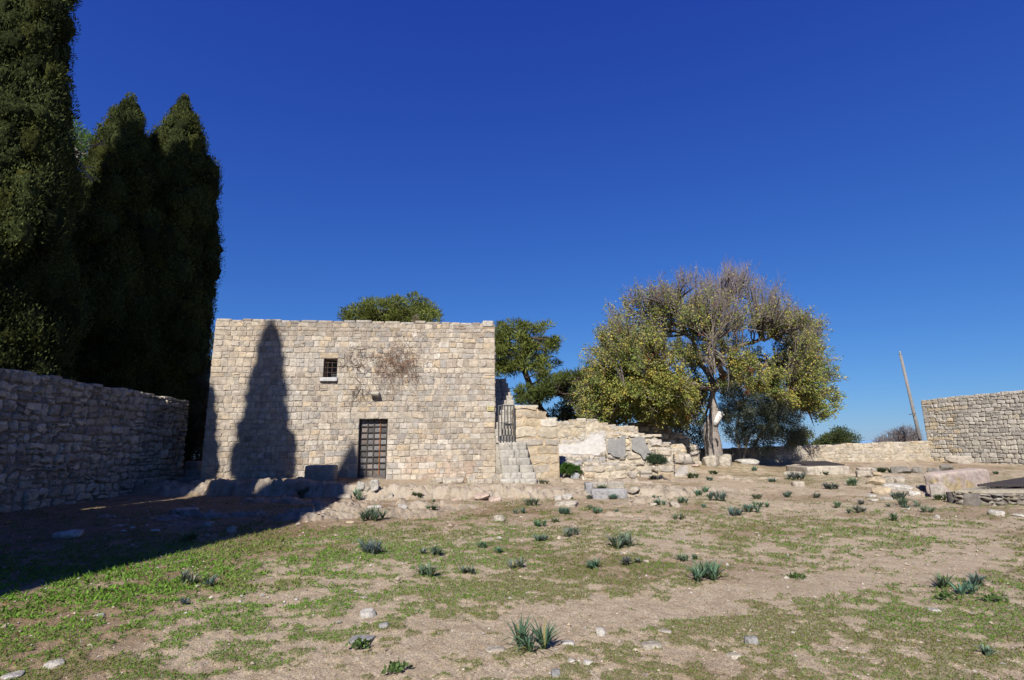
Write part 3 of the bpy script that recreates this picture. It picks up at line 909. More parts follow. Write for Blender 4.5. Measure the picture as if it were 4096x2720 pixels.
# ------------------------------------------------------------------ ruined walls right of the stairs
def prof(pts):
    s = [p[0] for p in pts]; z = [p[1] for p in pts]
    return lambda q: float(np.interp(q, s, z))
def pxwall(name, label, xa, xb, Ya, Yb, top, thick, seed, **kw):
    A = at(xa, 1850, Ya); B = at(xb, 1850, Yb)
    T = B - A; T[2] = 0; T /= np.linalg.norm(T)
    _, hit = vplane(A, T)
    return wall(name, label, A, B, prof([hit(*p) for p in top]), thick, seed, **kw)
pxwall('ashlar_wall', 'broken sandstone block wall right of the iron gate', 2058, 2237, 18.7, 18.9, [(2055, 1632), (2090, 1634), (2092, 1628), (2150, 1624), (2152, 1645), (2172, 1648), (2190, 1672), (2215, 1680), (2240, 1694)], .55, 51, course=(.24, .4), width=(.35, .9), gap=.012, dep=(.004, .035), chamf=.2, jit=.02, pal=PAL_SAND, split=.12, bev=.25, core=(.54, .42, .27))
PLASTER = [(2234, 1776), (2280, 1779), (2320, 1771), (2353, 1755), (2386, 1736), (2410, 1738), (2424, 1778), (2430, 1822), (2386, 1822), (2316, 1822), (2234, 1824)]
def wbtint(s, z, k, r):
    if z < 1.75 + .3 * vn(s * 1.5, 2, 0, 9): return .25 * k + .75 * np.array((.52, .49, .45))
    return k
PWALL = pxwall('plastered_wall', 'rubble wall with remains of white plaster behind the loose stones', 2215, 2560, 22.0, 21.8, [(2200, 1692), (2260, 1690), (2290, 1680), (2380, 1678), (2400, 1690), (2470, 1705), (2560, 1712)], .6, 52, course=(.16, .3), width=(.16, .42), gap=.012, dep=(.0, .03), chamf=.35, jit=.04, pal=PAL_SAND, split=.45, bev=.4, tint=wbtint, core=(.53, .45, .33))
_o, _A, _T, _N, _L = PWALL
panel_later = (_o, _A, _T, _N)
pxwall('backdrop_wall', 'dark shaded rubble wall standing under the yellowing tree', 2400, 2800, 23.6, 24.0, [(2400, 1690), (2480, 1712), (2560, 1690), (2640, 1690), (2680, 1720), (2740, 1745), (2800, 1800)], .6, 53, course=(.2, .34), width=(.25, .6), gap=.02, dep=(.02, .12), chamf=.32, jit=.035, pal=PAL_PALE, split=.25, bev=.5, mat=M_ROUGH, core=(.3, .26, .2))
o, A, T, Nn, L = pxwall('panelled_ruin', 'ruined stone wall bearing two grey plaster panels', 2428, 2690, 20.3, 19.6, [(2420, 1750), (2440, 1742), (2500, 1742), (2510, 1735), (2580, 1736), (2600, 1744), (2622, 1742), (2624, 1752), (2642, 1752), (2644, 1772), (2680, 1772), (2682, 1795), (2692, 1797)], .6, 54, course=(.2, .34), width=(.25, .65), gap=.016, dep=(.02, .09), chamf=.3, jit=.03, pal=PAL_PALE, split=.25, bev=.45, core=(.46, .40, .3))
def panel(pts, T, A, Nn, root, label, dout=.115, col=(.27, .26, .245), name='plaster_panel'):
    _, hit = vplane(A + Nn * .11, T)
    P2 = [hit(*p) for p in pts]
    V = []
    for d in (dout, .0):
        for s, z in P2:
            p = A + T * s + Nn * d; V.append((p[0], p[1], z))
    n = len(P2)
    Fs = [list(range(n)), list(range(2 * n - 1, n - 1, -1))] + [[(i + 1) % n, i, n + i, n + (i + 1) % n] for i in range(n)]
    ob = mk(name, V, Fs, M_SMOOTH, None, np.array(col))
    ob.parent = root; ob['label'] = label
panel([(2430, 1812), (2428, 1764), (2440, 1752), (2470, 1758), (2490, 1742), (2502, 1745), (2502, 1826), (2478, 1830), (2452, 1824), (2440, 1812)], T, A, Nn, o, 'left grey plaster panel with a ragged left edge')
panel([(2527, 1795), (2526, 1762), (2538, 1750), (2560, 1745), (2580, 1752), (2584, 1775), (2596, 1800), (2618, 1806), (2616, 1818), (2590, 1812), (2582, 1836), (2574, 1838), (2564, 1818), (2540, 1806)], T, A, Nn, o, 'right grey plaster panel with a torn lower edge')
panel(PLASTER, _T, _A, _N, _o, 'ragged patch of white plaster', .05, (.60, .57, .53), 'plaster_patch')
pxwall('bench_wall', 'knee high block wall in front of the plastered ruin', 2335, 2545, 18.3, 18.4, [(2333, 1850), (2380, 1852), (2430, 1858), (2540, 1862)], .5, 55, course=(.16, .26), width=(.25, .6), gap=.012, dep=(.01, .05), chamf=.25, jit=.02, pal=PAL_PALE, split=.1, core=(.5, .42, .3))
pxwall('stepped_wall_end', 'stepped stump of pale stone blocks beside the feathery bush', 2632, 2692, 19.2, 19.3, [(2630, 1800), (2690, 1798)], .5, 56, course=(.2, .34), width=(.3, .7), gap=.012, dep=(.02, .07), chamf=.22, jit=.02, pal=PAL_PALE, split=.05, core=(.5, .42, .3))
# ------------------------------------------------------------------ foliage helpers
def unit(a): return a / (np.linalg.norm(a, axis=-1, keepdims=True) + 1e-9)
def cards(P, A, L, Wd, rs, nrm=None, tang=0.0):
    n = len(P)
    side = rs.normal(size=(n, 3)) * .45
    if nrm is not None: side = side * (1 - tang) + nrm * tang
    side = unit(np.cross(A, side))
    L = np.broadcast_to(L, (n,))[:, None]; Wd = np.broadcast_to(Wd, (n,))[:, None]
    V = np.stack([P, P + A * L * .5 + side * Wd * .5, P + A * L, P + A * L * .5 - side * Wd * .5], 1).reshape(-1, 3)
    return V, (np.arange(n)[:, None] * 4 + np.arange(4)[None])
def leafy(C, Rd, per, L, Wd, cols, rs, up=.35, shell=.55, flat=0.0, var=.25, outw=.6, tang=0.0):
    """leaf cards spread through clumps: C centres, Rd radii (n,3); cols colour per clump"""
    n = len(C); k = np.repeat(np.arange(n), per)
    d = unit(rs.normal(size=(n * per, 3)))
    rr = shell + (1 - shell) * rs.rand(n * per, 1)
    P = C[k] + d * Rd[k] * rr
    A = unit(d * outw + np.array([0, 0, up]) + rs.normal(size=d.shape) * .55)
    V, Fq = cards(P, A, L * rs.uniform(.6, 1.25, n * per), Wd * rs.uniform(.7, 1.2, n * per), rs, d if tang else None, tang)
    c = cols[k] * rs.uniform(1 - var, 1 + var, (n * per, 1))
    return V, Fq, np.repeat(c, 4, 0)
def merge(*parts):
    V = []; Fq = []; C = []; o = 0
    for v, f_, c in parts:
        V.append(v); Fq.append(f_ + o); C.append(c); o += len(v)
    return np.concatenate(V), np.concatenate(Fq), np.concatenate(C)

def cypress(label, x, y, h, prof_, seed, M=330, per=115, group='cypresses behind the left wall', lean=(0, 0), base=(.082, .102, .034)):
    rs = np.random.RandomState(seed)
    zb = float(H0(x, y))
    root = empty('cypress_tree', (x, y, zb)); tag(root, label, 'tree', group)
    hs_ = np.array([p[0] for p in prof_]) * h; rr_ = np.array([p[1] for p in prof_])
    area = np.interp(np.linspace(hs_[0], h, 400), hs_, rr_); cum = np.cumsum(area); cum = cum / cum[-1]
    u = (np.arange(M) + rs.rand(M)) / M
    z = np.interp(u, cum, np.linspace(hs_[0], h, 400))
    th = rs.rand(M) * 2 * math.pi
    R_ = np.interp(z, hs_, rr_) * (1 + .22 * (vn(th * 1.2, z * .5, 0, seed) - .5) * 2)
    cr = np.clip(R_ - .22, .02, None)
    C = np.stack([x + lean[0] * z + cr * np.cos(th), y + lean[1] * z + cr * np.sin(th), zb + z], -1)
    sz = rs.uniform(.2, .48, M) * np.clip(R_ / 1.1, .45, 1.15)
    Rd = np.stack([sz, sz, sz * rs.uniform(1.1, 1.9, M)], -1)
    cols = np.array(base)[None] * rs.uniform(.5, 1.6, (M, 1)) * np.where(rs.rand(M, 1) < .25, np.array([[1.15, 1.02, .75]]), 1.0)
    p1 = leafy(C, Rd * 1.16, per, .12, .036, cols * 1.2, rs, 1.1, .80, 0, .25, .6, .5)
    # each spray is a lumpy upright plume, darkened for shade inside the crown
    CS, CQ = cube_sphere(6); dn = unit(CS)
    Vs = []; Qs = []; Cs = []
    for k in range(M):
        q = dn * 1.0
        dsp = 1 + .55 * (fbm(q[:, 0] * 1.9 + k * 3.3, q[:, 1] * 1.9 + k, q[:, 2] * 1.3, seed + k, 3) - .5) + .35 * (vn(q[:, 0] * 6 + k, q[:, 1] * 6, q[:, 2] * 4, k) - .5)
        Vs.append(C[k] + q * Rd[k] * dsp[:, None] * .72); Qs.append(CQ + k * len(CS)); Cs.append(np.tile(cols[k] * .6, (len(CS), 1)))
    p3 = (np.concatenate(Vs), np.concatenate(Qs), np.concatenate(Cs))
    # dark core that closes the column, the crown's inner shade in its colour
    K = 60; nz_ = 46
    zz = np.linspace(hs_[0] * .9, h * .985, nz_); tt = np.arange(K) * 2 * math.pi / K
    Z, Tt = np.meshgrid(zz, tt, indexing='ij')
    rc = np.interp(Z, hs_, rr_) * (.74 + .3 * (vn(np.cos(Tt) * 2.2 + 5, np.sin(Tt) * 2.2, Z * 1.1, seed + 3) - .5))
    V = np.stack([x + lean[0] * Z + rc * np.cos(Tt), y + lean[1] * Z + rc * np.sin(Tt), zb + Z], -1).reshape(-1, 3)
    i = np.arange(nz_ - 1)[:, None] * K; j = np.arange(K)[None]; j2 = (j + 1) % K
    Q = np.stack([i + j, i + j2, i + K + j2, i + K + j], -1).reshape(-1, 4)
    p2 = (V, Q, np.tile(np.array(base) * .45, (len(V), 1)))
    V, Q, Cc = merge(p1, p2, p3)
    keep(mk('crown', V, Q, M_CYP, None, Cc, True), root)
    mb = MB(); mb.tube([(x, y, zb - .2), (x, y, zb + .8), (x + lean[0] * h * .5, y + lean[1] * h * .5, zb + h * .5), (x + lean[0] * h * .8, y + lean[1] * h * .8, zb + h * .8)], [.3, .22, .12, .04], 10, (.11, .085, .065))
    keep(mb.build('trunk', M_BARK, None, True), root)
CYP = [(.03, .75), (.10, 1.0), (.3, 1.0), (.55, .86), (.75, .68), (.88, .45), (.96, .22), (1, .05)]
def cp(r, blunt=0): return [(a, b * r) for a, b in CYP]
cypress('tallest dark cypress at the left edge rising out of the picture', -15.95, 15.0, 21.5, [(.03, 1.5), (.12, 2.25), (.35, 2.0), (.55, 1.4), (.75, 1.05), (.9, .7), (1, .1)], 101, 950, 260)
cypress('dark blunt topped cypress between the tallest one and the right one', -16.3, 20.0, 16.0, [(.03, 1.4), (.1, 2.1), (.35, 2.0), (.55, 1.5), (.7, 1.15), (.85, .9), (.93, .7), (.98, .45), (1, .2)], 102, 700, 230)
cypress('twin tipped cypress nearest the chapel, sunlit along its right side', -15.6, 22.3, 17.7, [(.03, 1.3), (.12, 2.0), (.4, 2.0), (.6, 1.85), (.75, 1.6), (.87, 1.05), (.95, .6), (1, .15)], 103, 800, 230)
cypress('cypress filling the gap behind the tallest one', -20.5, 19.5, 17.5, cp(2.2), 104, 260, 50)
# more cypresses of the same row, left of the camera, one added for its shadow
cypress('cypress beside the courtyard wall, left of the picture', -13.4, 9.7, 12.6, [(.03, 1.0), (.3, 1.15), (.6, 1.15), (.78, 1.0), (.9, .65), (.97, .3), (1, .08)], 105, 260, 80, 'cypresses left of the camera')
cypress('tall slim cypress left of the camera', -12.45, 3.3, 18.95, [(.03, .8), (.12, 1.1), (.3, 1.2), (.5, 1.05), (.68, .94), (.78, .88), (.88, .72), (.95, .5), (1, .15)], 106, 360, 100, 'cypresses left of the camera')
cypress('unseen cypress added behind the courtyard wall to shade its foot', -14.3, 6.2, 12.0, [(.03, .6), (.27, 1.0), (.38, 1.75), (.6, 1.5), (.8, 1.0), (.92, .5), (1, .1)], 108, 110, 50, 'cypresses left of the camera')  # added out of view, shaped so its shadow covers the wall foot
cypress('cypress further along the row left of the camera', -19.0, 10.5, 17.0, cp(2.0), 107, 170, 30, 'cypresses left of the camera')

def tower():
    """the monastery bell tower behind the photographer on the left: it throws the long straight shadow"""
    az = SUN_AZ; T = np.array([math.cos(az), -math.sin(az), 0]); B = np.array([math.sin(az), math.cos(az), 0])
    e0 = gp(1214, 2086); el = math.tan(SUN_EL)
    dist = 18.0
    cr = np.array([e0[0], e0[1], 0]) - B * dist
    zc = e0[2] + dist * el
    c = fac(1414, 1752); ap = CP(c[0], c[1])
    da = (ap - cr) @ B; la = (ap - cr) @ T
    za = ap[2] + da * el
    hw = -la
    ce = cr + T * la - B * 3.5
    root = empty('bell_tower', (ce[0], ce[1], 0)); tag(root, 'square stone bell tower with a steep pointed roof behind the camera', 'tower')
    rs = np.random.RandomState(5); mb = MB()
    pts = [cr, cr - B * 7, cr - B * 7 - T * 2 * hw, cr - T * 2 * hw]
    V = [(p[0], p[1], z) for z in (-.3, zc - .25) for p in pts]
    mb.add(V, np.array([(0, 1, 5, 4), (1, 2, 6, 5), (2, 3, 7, 6), (3, 0, 4, 7)]), (.4, .35, .27))
    stones(mb, cr - T * 2 * hw, T, B, 2 * hw, lambda s: 0., lambda s: zc - .25, rs, (.4, .5), (.5, 1.0), .012, (.01, .03), .1, .01, PAL_CHAPEL)
    keep(mb.build('wall', M_STONE, None, True), root)
    mb = MB(); o = .12
    q = [cr + T * o * 0, cr - B * 7.1 , cr - B * 7.1 - T * (2 * hw + o), cr - T * (2 * hw + o)]
    V = [(p[0], p[1], zc - .25) for p in q] + [(p[0], p[1], zc) for p in q] + [(ce[0] + B[0] * 3.5, ce[1] + B[1] * 3.5, za)]
    mb.add(V, [np.array([(0, 1, 5, 4), (1, 2, 6, 5), (2, 3, 7, 6), (3, 0, 4, 7), (3, 2, 1, 0)]), np.array([(4, 5, 8), (5, 6, 8), (6, 7, 8), (7, 4, 8)])], (.34, .2, .14))
    keep(mb.build('roof', M_STONE), root)
tower()

# ------------------------------------------------------------------ pines
def inpoly(x, y, poly):
    c = False; n = len(poly)
    for i in range(n):
        x1, y1 = poly[i]; x2, y2 = poly[i - 1]
        if (y1 > y) != (y2 > y) and x < (x2 - x1) * (y - y1) / (y2 - y1) + x1: c = not c
    return c
def pine(label, poly, Y, depth, trunk, seed, n, rp, per=80, base=(.15, .175, .036), limbs=True, group='pines behind the chapel'):
    rs = np.random.RandomState(seed)
    xs = [p[0] for p in poly]; ys = [p[1] for p in poly]
    foot = gp(trunk[0][0], trunk[0][1]) if len(trunk[0]) < 3 else None
    tp = [at(p[0], p[1], Y) for p in trunk]
    fz = float(H0(tp[0][0], tp[0][1]))
    root = empty('pine_tree', (tp[0][0], Y, fz)); tag(root, label, 'tree', group)
    C = []
    while len(C) < n:
        px, py = rs.uniform(min(xs), max(xs)), rs.uniform(min(ys), max(ys))
        if not inpoly(px, py, poly): continue
        q = at(px, py, Y + rs.uniform(-1, 1) * depth)
        C.append(q)
    C = np.array(C)
    sz = rs.uniform(rp * .7, rp * 1.2, n)
    Rd = np.stack([sz, sz, sz * .7], -1)
    cols = np.array(base)[None] * rs.uniform(.55, 1.35, (n, 1))
    V, Q, Cc = leafy(C, Rd, per, .26, .045, cols, rs, .55, .25, 0, .3, 1.0)
    keep(mk('crown', V, Q, M_LEAF, None, Cc), root)
    mb = MB()
    P_ = [np.array([tp[0][0], tp[0][1], fz - .2])] + tp[1:]
    rr = np.linspace(.26, .09, len(P_))
    mb.tube(P_, rr, 9, (.12, .09, .07))
    if limbs:
        TP = np.array(P_)
        for k in rs.choice(n, min(n, 60), replace=False):
            e = C[k]; j = np.argmin(np.linalg.norm(TP - e, axis=1)); s = TP[j]
            m_ = (s + e) / 2 + rs.normal(size=3) * .25 - np.array([0, 0, .15])
            mb.tube([s, s * .6 + m_ * .4, m_, m_ * .4 + e * .6, e], [.06, .05, .04, .03, .012], 4, (.10, .075, .06), False)
    keep(mb.build('trunk', M_BARK, None, True), root)
pine('spreading pine rising just right of the chapel corner', [(1960, 1420), (1960, 1330), (2010, 1290), (2085, 1290), (2140, 1300), (2200, 1285), (2205, 1330), (2160, 1345), (2235, 1360), (2240, 1385), (2215, 1400), (2235, 1470), (2200, 1500), (2190, 1530), (2130, 1500), (2090, 1480), (2030, 1510), (1975, 1500)], 29.0, 1.8, [(2130, 1850), (2150, 1600), (2120, 1540), (2080, 1440), (2110, 1350)], 201, 170, .36, 90)
pine('low dark pine between the chapel pine and the yellowing tree', [(2060, 1600), (2070, 1560), (2150, 1545), (2200, 1520), (2260, 1500), (2330, 1490), (2390, 1480), (2400, 1560), (2390, 1600), (2290, 1600), (2230, 1580), (2160, 1600), (2090, 1625)], 27.5, 1.3, [(2185, 1850), (2180, 1660), (2150, 1610), (2200, 1560)], 202, 130, .33, 100, (.095, .12, .03))
pine('shaded lower pine under the yellowing tree edge', [(2180, 1690), (2200, 1640), (2290, 1610), (2400, 1590), (2460, 1640), (2440, 1690), (2300, 1680)], 31.5, 1.5, [(2300, 1850), (2310, 1700), (2330, 1640)], 207, 60, .42, 90, (.035, .05, .018))  # shade under the tree edge is put into this pine's leaf colour
pine('round pine crown showing above the chapel roof', [(1370, 1300), (1378, 1225), (1420, 1235), (1470, 1200), (1520, 1210), (1570, 1195), (1640, 1180), (1700, 1190), (1720, 1225), (1750, 1240), (1755, 1310), (1560, 1330), (1400, 1330)], 30.0, 2.2, [(1560, 1850), (1570, 1500), (1565, 1250)], 203, 190, .40, 90)
pine('pine between the cypresses with green tufts', [(285, 480), (300, 500), (330, 520), (370, 560), (410, 600), (430, 640), (420, 760), (390, 900), (330, 950), (290, 800), (280, 600)], 25.5, 1.8, [(300, 1850), (340, 1200), (350, 700)], 204, 90, .45, 80, (.10, .17, .035))
pine('small lit pine glimpsed between the cypress and the chapel', [(760, 1480), (790, 1400), (830, 1330), (848, 1340), (850, 1500), (800, 1520)], 32.0, 1.2, [(820, 1850), (815, 1600), (815, 1450)], 205, 34, .42, 80, (.08, .095, .025))
def dead_branch():
    rs = np.random.RandomState(8); mb = MB()
    for q in (((285, 632), (320, 616), (351, 614)), ((318, 655), (330, 665), (345, 668), (375, 672)), ((336, 682), (352, 700), (362, 710)), ((320, 702), (340, 708), (375, 712), (392, 716)), ((360, 586), (385, 579), (425, 580)), ((385, 580), (410, 568), (422, 560)), ((300, 610), (315, 640), (330, 665), (350, 700), (372, 730)), ((300, 590), (310, 605), (330, 612))):
        P_ = [at(a, b, 18.4) for a, b in q]
        mb.tube(P_, np.linspace(.035, .014, len(P_)), 5, np.array((.34, .31, .29)) * rs.uniform(.7, 1.1), False)
    tag(mb.build('dead_branch', M_TWIG), 'bare grey dead branches between the two left cypresses', 'branch')
dead_branch()

# ------------------------------------------------------------------ the big yellowing tree
def big_tree():
    rs = np.random.RandomState(301)
    Y0 = 24.3
    z1 = lambda zx, zy: (2240 + zx / 1.7425, 1000 + zy / 1.7425)
    zt = lambda zx, zy: (2740 + zx / 4.127, 1500 + zy / 4.127)
    sc = 24.4 / FOC
    fpt = at(*zt(470, 1330), Y0)
    fz = float(H0(fpt[0], fpt[1]))
    root = empty('yellowing_tree', (fpt[0], fpt[1], fz)); tag(root, 'large twisted tree with yellow green leaves and a bare twiggy top', 'tree')
    tr = [(472, 1460, 285), (472, 1330, 268), (462, 1200, 250), (445, 1060, 240), (418, 920, 216), (440, 820, 205), (478, 730, 200), (500, 640, 175), (480, 560, 150), (455, 480, 130), (443, 390, 110), (460, 300, 92), (462, 200, 90)]
    P_ = [at(*zt(a, b), Y0) for a, b, w in tr]; R_ = [w / 2 / 4.127 * sc for a, b, w in tr]
    # smooth the centre line, then a knobbly skin
    t = np.linspace(0, len(P_) - 1, 60); idx = np.arange(len(P_))
    PP = np.stack([np.interp(t, idx, np.array(P_)[:, k]) for k in range(3)], -1); RR = np.interp(t, idx, R_)
    for _ in range(3):
        PP[1:-1] = (PP[:-2] + 2 * PP[1:-1] + PP[2:]) / 4; RR[1:-1] = (RR[:-2] + 2 * RR[1:-1] + RR[2:]) / 4
    mb = MB(); mb.tube(PP, RR, 22, (.33, .285, .245))
    V = np.concatenate(mb.V); ax = np.repeat(PP, 22, 0)[:len(V)]
    n = V - ax; V = ax + n * (1 + .30 * (fbm(V[:, 0] * 2.6, V[:, 1] * 2.6, V[:, 2] * 1.1, 5, 3) - .5) * 1.6 + .10 * (fbm(V[:, 0] * 9, V[:, 1] * 9, V[:, 2] * 4, 8, 3) - .5)[:, None].ravel())[:, None]
    trk = keep(mk('trunk', V, mb.F, M_BARK, None, np.concatenate(mb.C), True), root)
    # scar: bleached dead wood stub on the right of the trunk
    m2 = MB()
    q = [at(*zt(a, b), Y0 - .30) for a, b in ((495, 830), (520, 760), (555, 690), (590, 630), (610, 600))]
    m2.tube(q, [.07, .13, .15, .12, .05], 12, (.72, .69, .64))
    m2.tube([at(*zt(600, 660), Y0 - .3), at(*zt(650, 655), Y0 - .34)], [.07, .02], 7, (.9, .88, .85))
    V = np.concatenate(m2.V); V = V + .10 * (fbm(V[:, 0] * 6, V[:, 1] * 6, V[:, 2] * 3, 4, 3) - .5)[:, None]
    keep(mk('dead_stub', V, m2.F, M_BARK, None, np.concatenate(m2.C), True), root)
    m2 = MB()
    m2.tube([at(*zt(a, b), Y0 - .33) for a, b in ((470, 1040), (510, 1060), (535, 1110), (532, 1170), (522, 1210))], [.03, .05, .055, .05, .02], 8, (.045, .035, .03))  # raised near-black strip, the hollow's shade is put into its colour
    keep(m2.build('hollow_shade', M_BARK, None, True), root)
    # limbs
    limbs = [
        [(2852, 1560, 0), (2820, 1480, .3), (2790, 1400, .2), (2740, 1310, -.2), (2690, 1240, -.4)],
        [(2852, 1560, 0), (2780, 1540, -.7), (2690, 1520, -1.4), (2600, 1530, -2.0), (2500, 1560, -2.3)],
        [(2852, 1555, 0), (2845, 1450, .6), (2830, 1380, 1.0), (2850, 1280, 1.2), (2900, 1180, 1.3)],
        [(2852, 1565, 0), (2890, 1510, -.3), (2960, 1503, -.6), (3000, 1520, -.8), (3043, 1557, -1.0), (3100, 1575, -1.2), (3180, 1570, -1.2)],
        [(2850, 1470, .3), (2900, 1400, .2), (2990, 1370, 0), (3080, 1350, -.3)],
        [(2920, 1503, -.4), (3020, 1470, .2), (3120, 1430, .4), (3200, 1380, .5)],
        [(2852, 1545, 0), (2770, 1560, 1.2), (2650, 1570, 2.0), (2540, 1590, 2.4)],
        [(2845, 1450, .6), (2760, 1420, 1.6), (2640, 1400, 2.4), (2540, 1420, 2.6)],
        [(2890, 1510, -.3), (2870, 1440, -1.6), (2850, 1370, -2.4)],
    ]
    mb = MB(); nodes = []
    for L in limbs:
        q = np.array([at(a, b, Y0 + c) for a, b, c in L])
        t = np.linspace(0, len(q) - 1, 16)
        qq = np.stack([np.interp(t, np.arange(len(q)), q[:, k]) for k in range(3)], -1)
        qq[1:-1] += rs.normal(size=(14, 3)) * .06
        mb.tube(qq, np.linspace(.15, .055, 16), 8, (.17, .145, .12), False); nodes.append(qq)
    nodes = np.concatenate(nodes)
    poly = [(70, 1010), (100, 900), (230, 640), (240, 500), (320, 420), (470, 340), (650, 290), (830, 190), (1000, 200), (1200, 130), (1420, 170), (1540, 270), (1640, 430), (1760, 500), (1850, 560), (1880, 700), (1960, 850), (1970, 1050), (1950, 1180), (1780, 1260), (1640, 1180), (1600, 1090), (1450, 1050), (1280, 1010), (1130, 1010), (1040, 1060), (1010, 1270), (850, 1330), (740, 1280), (500, 1260), (260, 1280), (120, 1210)]
    def lf(zx, zy):
        v = np.interp(zy, [250, 430, 600, 800, 1000], [.05, .35, .72, 1.0, 1.05])
        if zx > 1050: v *= np.interp(zy, [300, 600, 800, 1000, 1150], [.5, .6, .8, .95, 1.1]) * np.interp(zx, [1050, 1300, 1600], [1, .7, .85])
        if zx < 330: v *= np.interp(zx, [80, 330], [.45, 1])
        return v
    leafP = []; leafA = []; leafC = []; mt = MB()
    cen = at(2850, 1600, Y0)
    nb = 0
    while nb < 1010:
        zx, zy = rs.uniform(60, 1990), rs.uniform(120, 1290)
        if nb > 660: zx, zy = rs.uniform(90, 1080), rs.uniform(900, 1330)
        if nb > 900: zx, zy = rs.uniform(560, 1040), rs.uniform(1060, 1335)
        if nb > 975: zx, zy = rs.uniform(1000, 1500), rs.uniform(820, 1040)
        if not inpoly(zx, zy, poly): continue
        rel = min(1, math.hypot((zx - 1020) / 960, (zy - 720) / 620))
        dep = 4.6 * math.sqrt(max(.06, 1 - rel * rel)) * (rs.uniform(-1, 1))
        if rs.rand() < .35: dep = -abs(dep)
        px, py = z1(zx, zy)
        e = at(px, py, Y0 + dep)
        # the low sun reaches the trunk under the front of the crown
        tt = (Y0 - e[1]) / SD[1]; hit = e + SD * tt
        if tt > 0 and abs(hit[0] - fpt[0]) < .95 and .5 < hit[2] < 4.2 and rs.rand() < .92: continue
        nb += 1
        dd = np.linalg.norm(nodes - e, axis=1) + .6 * np.clip(nodes[:, 2] - e[2] + .3, 0, None) * (zy < 800)
        s = nodes[np.argmin(dd)]
        ln = np.linalg.norm(e - s)
        m_ = s * .5 + e * .5 + rs.normal(size=3) * .09 * ln + np.array([0, 0, .10 * ln])
        t = np.linspace(0, 1, 7)[:, None]
        pts = (1 - t) ** 2 * s + 2 * t * (1 - t) * m_ + t ** 2 * e
        pts[1:-1] += rs.normal(size=(5, 3)) * .03
        grey = np.array((.20, .17, .15)) * rs.uniform(.8, 1.35)
        mb.tube(pts, np.linspace(.032 + .008 * ln, .011, 7), 4, grey, False)
        out = unit(e - cen); out[2] = abs(out[2]) * .6 + .25
        low = zy > 820
        f = lf(zx, zy)
        for k in range(20 if zy < 620 else 11):
            u = rs.uniform(.35, 1.0); b = pts[int(u * 6)]
            d = unit(out * (.6 if zy < 620 else 1.0) + np.array([0, 0, .85 if zy < 620 else (.5 if not low else -.05)]) + rs.normal(size=3) * (.30 if zy < 620 else .42))
            l_ = rs.uniform(.35, .95) * (1.0 if not low else .75)
            q = np.array([b + d * l_ * v + np.array([0, 0, .10 * l_ * v * v * (1 if not low else -1.2)]) + rs.normal(size=3) * .02 for v in (0, .35, .7, 1)])
            tw = np.array((.175, .15, .145)) if rs.rand() < .75 else np.array((.17, .12, .115))
            mt.tube(q, [.0085, .007, .0055, .0035], 3, tw * rs.uniform(.75, 1.3), False)
            if not low or f < .9:
                for _ in range(1 + (rs.rand() < .5)):
                    b2 = q[rs.randint(1, 3)]; d2 = unit(d + rs.normal(size=3) * .5 + np.array([0, 0, .25])); l2 = l_ * rs.uniform(.3, .6)
                    mt.tube([b2, b2 + d2 * l2 * .5, b2 + d2 * l2 + np.array([0, 0, .05 * l2])], [.0065, .005, .0035], 3, tw * rs.uniform(.75, 1.3), False)
            nl = rs.poisson(27 * f)
            if nl:
                cl = np.array((.34, .34, .085)) if rs.rand() < .45 else (np.array((.20, .26, .06)) if rs.rand() < .7 else np.array((.48, .40, .09)))
                if rs.rand() < .02: cl = np.array((.22, .07, .03))
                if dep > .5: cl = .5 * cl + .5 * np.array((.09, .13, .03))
                for _ in range(nl):
                    v = rs.uniform(.25, 1.05); b2 = b + d * l_ * v + rs.normal(size=3) * .07
                    leafP.append(b2); leafA.append(d * .5 + rs.normal(size=3) * .6 + np.array([0, 0, -.35])); leafC.append(cl * rs.uniform(.7, 1.25))
    keep(mb.build('branches', M_BARK, None, True), root)
    keep(mt.build('twigs', M_TWIG, None), root)
    P_ = np.array(leafP); A_ = unit(np.array(leafA)); LC = np.array(leafC)
    tt = (Y0 - P_[:, 1]) / SD[1]; hit = P_ + SD[None] * tt[:, None]
    ok = ~((tt > 0) & (np.abs(hit[:, 0] - fpt[0]) < .6) & (hit[:, 2] > .4) & (hit[:, 2] < 3.6) & (rs.rand(len(P_)) < .93))
    P_, A_, LC = P_[ok], A_[ok], LC[ok]
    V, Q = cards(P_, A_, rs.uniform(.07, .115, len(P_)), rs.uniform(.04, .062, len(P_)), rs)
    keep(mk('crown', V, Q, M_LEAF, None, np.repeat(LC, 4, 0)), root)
big_tree()

